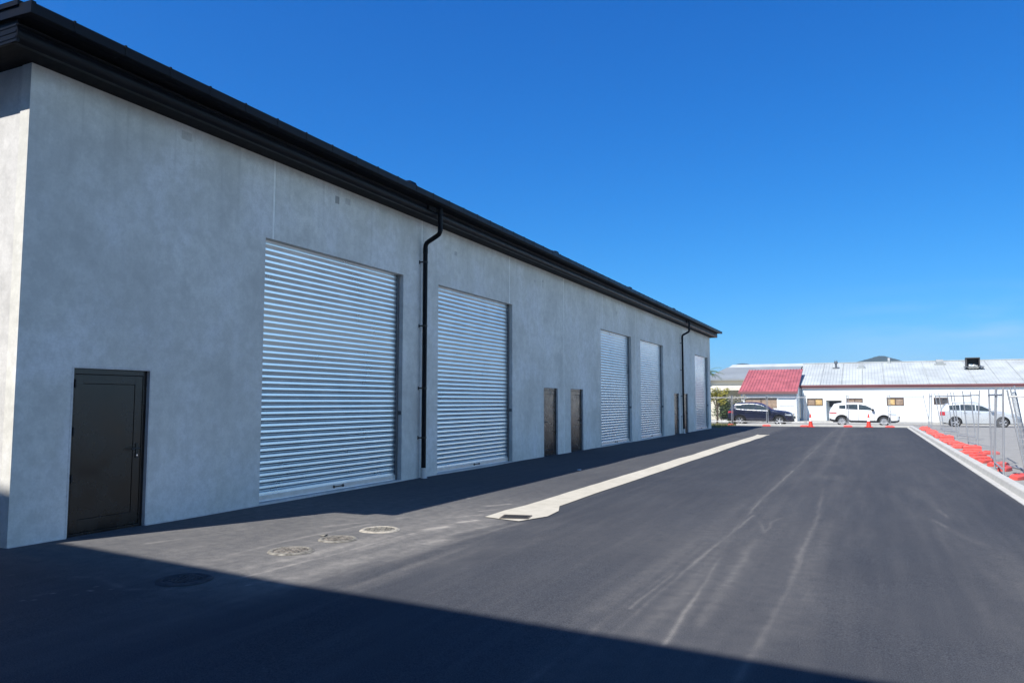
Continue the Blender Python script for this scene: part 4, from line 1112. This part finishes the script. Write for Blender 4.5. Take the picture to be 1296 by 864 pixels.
P = dict(
    B=((3.24, 51.72), (3.39, 51.7, 2.20)), C=((3.28, 49.6), (3.36, 49.6, 2.19)),
    D=((3.73, 49.0), (3.46, 49.0, 2.18)), F=((4.11, 47.2), (3.93, 47.2, 2.16)),
    E=((3.57, 45.5), (3.40, 45.5, 2.15)), H=((4.07, 43.6), (3.91, 43.6, 2.15)),
    G=((3.57, 39.0), (3.38, 39.0, 2.12)), J=((4.11, 37.6), (3.99, 37.6, 2.12)),
    I=((3.37, 33.0), (3.25, 33.0, 2.10)), I2=((3.42, 31.0), (3.57, 31.0, 2.10)),
    L=((3.09, 25.0), (3.10, 25.0, 2.06)), M=((2.89, 23.0), (3.03, 23.0, 2.05)),
    N=((2.66, 19.82), (2.73, 19.8, 2.02)), O=((2.80, 22.2), (2.90, 22.2, 2.03)),
    Pp=((3.31, 21.39), (3.03, 21.4, 1.98)), P2=((5.68, 21.0), (5.42, 21.0, 1.98)),
    Q=((4.21, 26.46), (3.92, 26.4, 2.16)), Q2=((3.75, 24.1), (3.48, 24.1, 2.1)))
for a, b, lab in (('B', 'C', 'upright wire fence panel standing farthest along the kerb'), ('D', 'F', 'leaning wire fence panel in front of the silver wagon tailgate'),
                  ('E', 'H', 'leaning fence panel crossing the silver wagon rear wheel'), ('G', 'J', 'leaning fence panel crossing the silver wagon rear door'),
                  ('I', 'I2', 'fence panel with twisted posts crossing the wagon front door'),
                  ('L', 'M', 'fence panel leaning together with the tallest post pair, in front of the wagon bonnet'), ('O', 'N', 'upright fence panel seen edge-on, its dense mesh like a grey post'),
                  ('P2', 'Pp', 'nearest fence panel facing the yard with a level top rail'), ('Q', 'Q2', 'steeply leaning fence panel behind the nearest facing panel')):
    fence_panel(P[a][0], P[a][1], P[b][0], P[b][1], lab, GR, 0.06, 0.06)
GF = 'temporary fence panels across the far end of the yard'
FX = [(-11.7, 57.0), (-8.95, 56.75), (-6.50, 56.62), (-3.95, 56.6), (-1.25, 56.6), (1.30, 56.6), (3.72, 57.0)]
FL = ['wire fence panel before the golden tree at the warehouse end', 'wire fence panel before the dark car rear wheel', 'wire fence panel before the dark car bonnet', 'wire fence panel before the white workshop door', 'wire fence panel before the white car', 'wire fence panel right of the white car with a leaning end post']
for k, lab in enumerate(FL):
    a, b = FX[k], FX[k + 1]
    lean = -0.33 if k == 5 else 0
    fence_panel((a[0] + .05, a[1]), (a[0] + .05, a[1], 2.16), (b[0] - .05, b[1]), (b[0] - .05 + lean, b[1], 2.16), lab, GF, 0.12, 0.12)

# orange fence feet
def foot_mesh():
    mb = MB()
    L, W_, H_ = .54, .23, .115
    n = 10
    prof = []
    for k in range(n + 1):
        t = -1 + 2 * k / n
        prof.append((t * L / 2, H_ * (1 - .30 * abs(t) ** 3)))
    # body in cross sections, pinched handle slots and post holes modelled as raised collars
    vs = []; fs = []
    for (x, h_) in prof:
        wv = W_ / 2 * (1 - .25 * abs(x / (L / 2)) ** 4)
        vs += [(x, -wv, 0), (x, -wv, h_ * .65), (x, -wv * .72, h_), (x, wv * .72, h_), (x, wv, h_ * .65), (x, wv, 0)]
    for i in range(n):
        for k in range(6):
            fs.append((i * 6 + k, i * 6 + (k + 1) % 6, (i + 1) * 6 + (k + 1) % 6, (i + 1) * 6 + k))
    fs = [f[::-1] for f in fs]
    fs.append(tuple(range(6))); fs.append(tuple(range(n * 6 + 5, n * 6 - 1, -1)))
    mb.add(vs, fs)
    return mb
proto = None
def foot(x, y, z, rz, label, group, faded=False, tilt=0.0):
    global proto
    if proto is None:
        e = empty('fence_foot', (0, 0, 0))
        foot_mesh().build('block', M['orange'], e, smooth=True, angle=35)
        MB().lathe([(.026, .0), (.040, .0), (.042, .012), (.026, .012), (.024, -.02)], (-.12, 0, .110), 'z', 14).lathe([(.026, .0), (.040, .0), (.042, .012), (.026, .012), (.024, -.02)], (.12, 0, .110), 'z', 14).build('socket', M['orange'], e)
        MB().box(-.05, .05, -.035, .035, (.108), .1165).build('hand_slot', M['wheel_dark'], e, bevel=.004)
        proto = e; c = e
    else:
        c = copy_tree(proto)
    c.location = (x, y, z); c.rotation_euler = (tilt, 0, rz)
    tag(c, label, 'fence foot', group)
    if faded:
        for ch in [q for q in bpy.data.objects if q.parent == c and q.name.startswith('block')]:
            ch.data = ch.data.copy(); ch.data.materials[0] = M['orange_faded']
    return c
ORD = ['second', 'third', 'fourth', 'fifth', 'sixth', 'seventh', 'eighth', 'ninth', 'tenth', 'eleventh', 'twelfth', 'thirteenth', 'fourteenth', 'fifteenth', 'sixteenth', 'seventeenth', 'eighteenth', 'nineteenth', 'twentieth', 'twenty-first', 'twenty-second', 'twenty-third']
feet = [(2.90, 16.9, .4, 1), (2.88, 19.35, 1.0, 0), (2.93, 21.6, 1.2, 1), (2.98, 23.0, .7, 1), (2.86, 24.2, .9, 1), (2.86, 25.4, .5, 1), (2.95, 26.7, .8, 0), (2.84, 28.0, .25, 0), (3.12, 29.6, -.1, 0), (2.88, 31.2, .2, 0),
        (3.05, 32.4, .1, 0), (3.00, 33.7, .3, 0), (2.95, 35.0, .1, 0), (2.92, 36.3, .1, 0), (3.08, 38.0, -.2, 0), (2.95, 39.4, .2, 0), (3.02, 40.8, .35, 0), (3.05, 42.4, 0, 0), (2.92, 44.0, .1, 0), (3.06, 45.8, -.1, 0), (3.10, 47.5, .2, 0), (3.0, 49.4, .1, 0), (3.0, 51.4, .1, 0), (3.2, 53.8, 0, 0)]
GO = 'orange fence feet along the kerb'
for k, (x, y, r_, fd) in enumerate(feet):
    if k == 0: lab = 'pinkish orange fence foot nearest the camera, cut by the photo edge'
    elif k == len(feet) - 1: lab = 'orange fence foot farthest along the kerb, at its end'
    elif k == len(feet) - 2: lab = 'orange fence foot by the kerb, next to the farthest one'
    else: lab = ('faded' if fd else 'bright') + ' orange fence foot beside the kerb, %s from the camera' % ORD[k - 1]
    foot(x, y, .047, r_, lab, GO, bool(fd))
foot(3.42, 28.0, .047, .5, 'pinkish orange fence foot set back from the kerb row, alone on the gravel', GO, True)
for (x, y, lab) in ((3.0, 31.2, 0),): pass
# second layer where they are stacked
foot(3.04, 29.0, .165, .2, 'orange fence foot lying on top of the others, lower of two stacked ones', GO)
foot(2.98, 37.1, .165, .15, 'orange fence foot lying on top of the far part of the row', GO)
GB = 'orange fence feet holding the far fence'
for (x, y, r_, lab, fd) in ((-8.95, 56.0, 1.2, 'orange fence foot behind the tail of the dark car', 0), (-6.47, 55.7, .15, 'orange fence foot in front of the dark car doors', 0), (-3.98, 55.7, .1, 'orange fence foot touching the left cone', 0),
                       (-1.25, 55.8, .1, 'pinkish fence foot under the rear wheel of the white car', 1), (1.28, 55.9, .1, 'pinkish fence foot under the front wheel of the white car', 1)):
    foot(x, y, gzf(min(x, 2.4), y) + .004, r_, lab, GB, bool(fd))

# loose bent rod and tubes among the feet
rod = MB().tube([(2.95, 20.6, .08), (3.2, 20.2, .10), (3.42, 20.4, .11), (3.72, 18.9, .07), (4.1, 18.2, .07)], .012, 6)
tag(rod.build('steel_rod', M['guide'], smooth=True), 'bent dark steel rod lying on the gravel by the nearest fence panel', 'rod')
tb = MB().tube([(2.9, 24.4, .07), (3.5, 21.0, .08)], .02, 8)
tag(tb.build('steel_tube', M['fence_galv'], smooth=True), 'loose grey steel tube lying behind the near orange feet', 'tube')
tb = MB().tube([(3.25, 46.5, .08), (3.55, 39.6, .09)], .02, 8)
tag(tb.build('steel_tube', M['fence_galv'], smooth=True), 'loose grey steel tube lying behind the far orange feet', 'tube')

# traffic cones
def cone(x, y, label):
    e = empty('traffic_cone', (x, y, gzf(x, y) + .004), .3, label, 'traffic cone', 'orange traffic cones at the far end')
    MB().box(-.21, .21, -.21, .21, 0, .045).build('base', M['orange'], e, bevel=.012)
    MB().lathe([(.155, .045), (.15, .06), (.098, .40), (.094, .40)], n=20).lathe([(.066, .62), (.064, .62), (.032, .86), (.026, .885), (.0, .885)], n=20).build('body', M['orange'], e, smooth=True)
    MB().lathe([(.0985, .39), (.0665, .63)], n=20).build('reflective_band', M['reflective'], e, smooth=True)
cone(-3.55, 55.3, 'orange cone left of the white car, beside an orange fence foot')
cone(0.02, 55.5, 'orange cone standing alone in front of the white car doors')

# scraps on the asphalt
for k, (x, y, s, lab) in enumerate(((-6.62, 18.05, .05, 'small white scrap of paper at the shade edge on the asphalt'), (-6.35, 7.85, .045, 'small pale chip of rubble lit beside the middle manhole cover'))):
    mb = MB(); mb.add([(-s, -s * .5, .003), (s * .8, -s * .7, .006), (s, s * .6, .022), (-s * .6, s * .7, .010), (-s, -s * .5, 0), (s * .8, -s * .7, 0), (s, s * .6, .0), (-s * .6, s * .7, .0)], [(0, 1, 2, 3), (7, 6, 5, 4), (0, 4, 5, 1), (1, 5, 6, 2), (2, 6, 7, 3), (3, 7, 4, 0)])
    tag(mb.build('paper_scrap' if k == 0 else 'rubble_chip', M['reflective'] if k == 0 else M['dusty_concrete'], loc=(x, y, gzf(x, y) + .006)), lab, 'litter')

# ------------------------------------------------------------------ the air
hz = MB().box(-950, 950, -350, 2150, -1.06, 90).build('haze', None)
hm = bpy.data.materials.new('air'); hm.use_nodes = True
hn = hm.node_tree; hn.nodes.remove(hn.nodes['Principled BSDF'])
pv = hn.nodes.new('ShaderNodeVolumePrincipled')
pv.inputs['Color'].default_value = (0.62, 0.80, 1.0, 1); pv.inputs['Density'].default_value = 0.00020; pv.inputs['Anisotropy'].default_value = 0.2
hn.links.new(pv.outputs[0], hn.nodes['Material Output'].inputs['Volume'])
hz.data.materials.append(hm); tag(hz, kind='stuff')
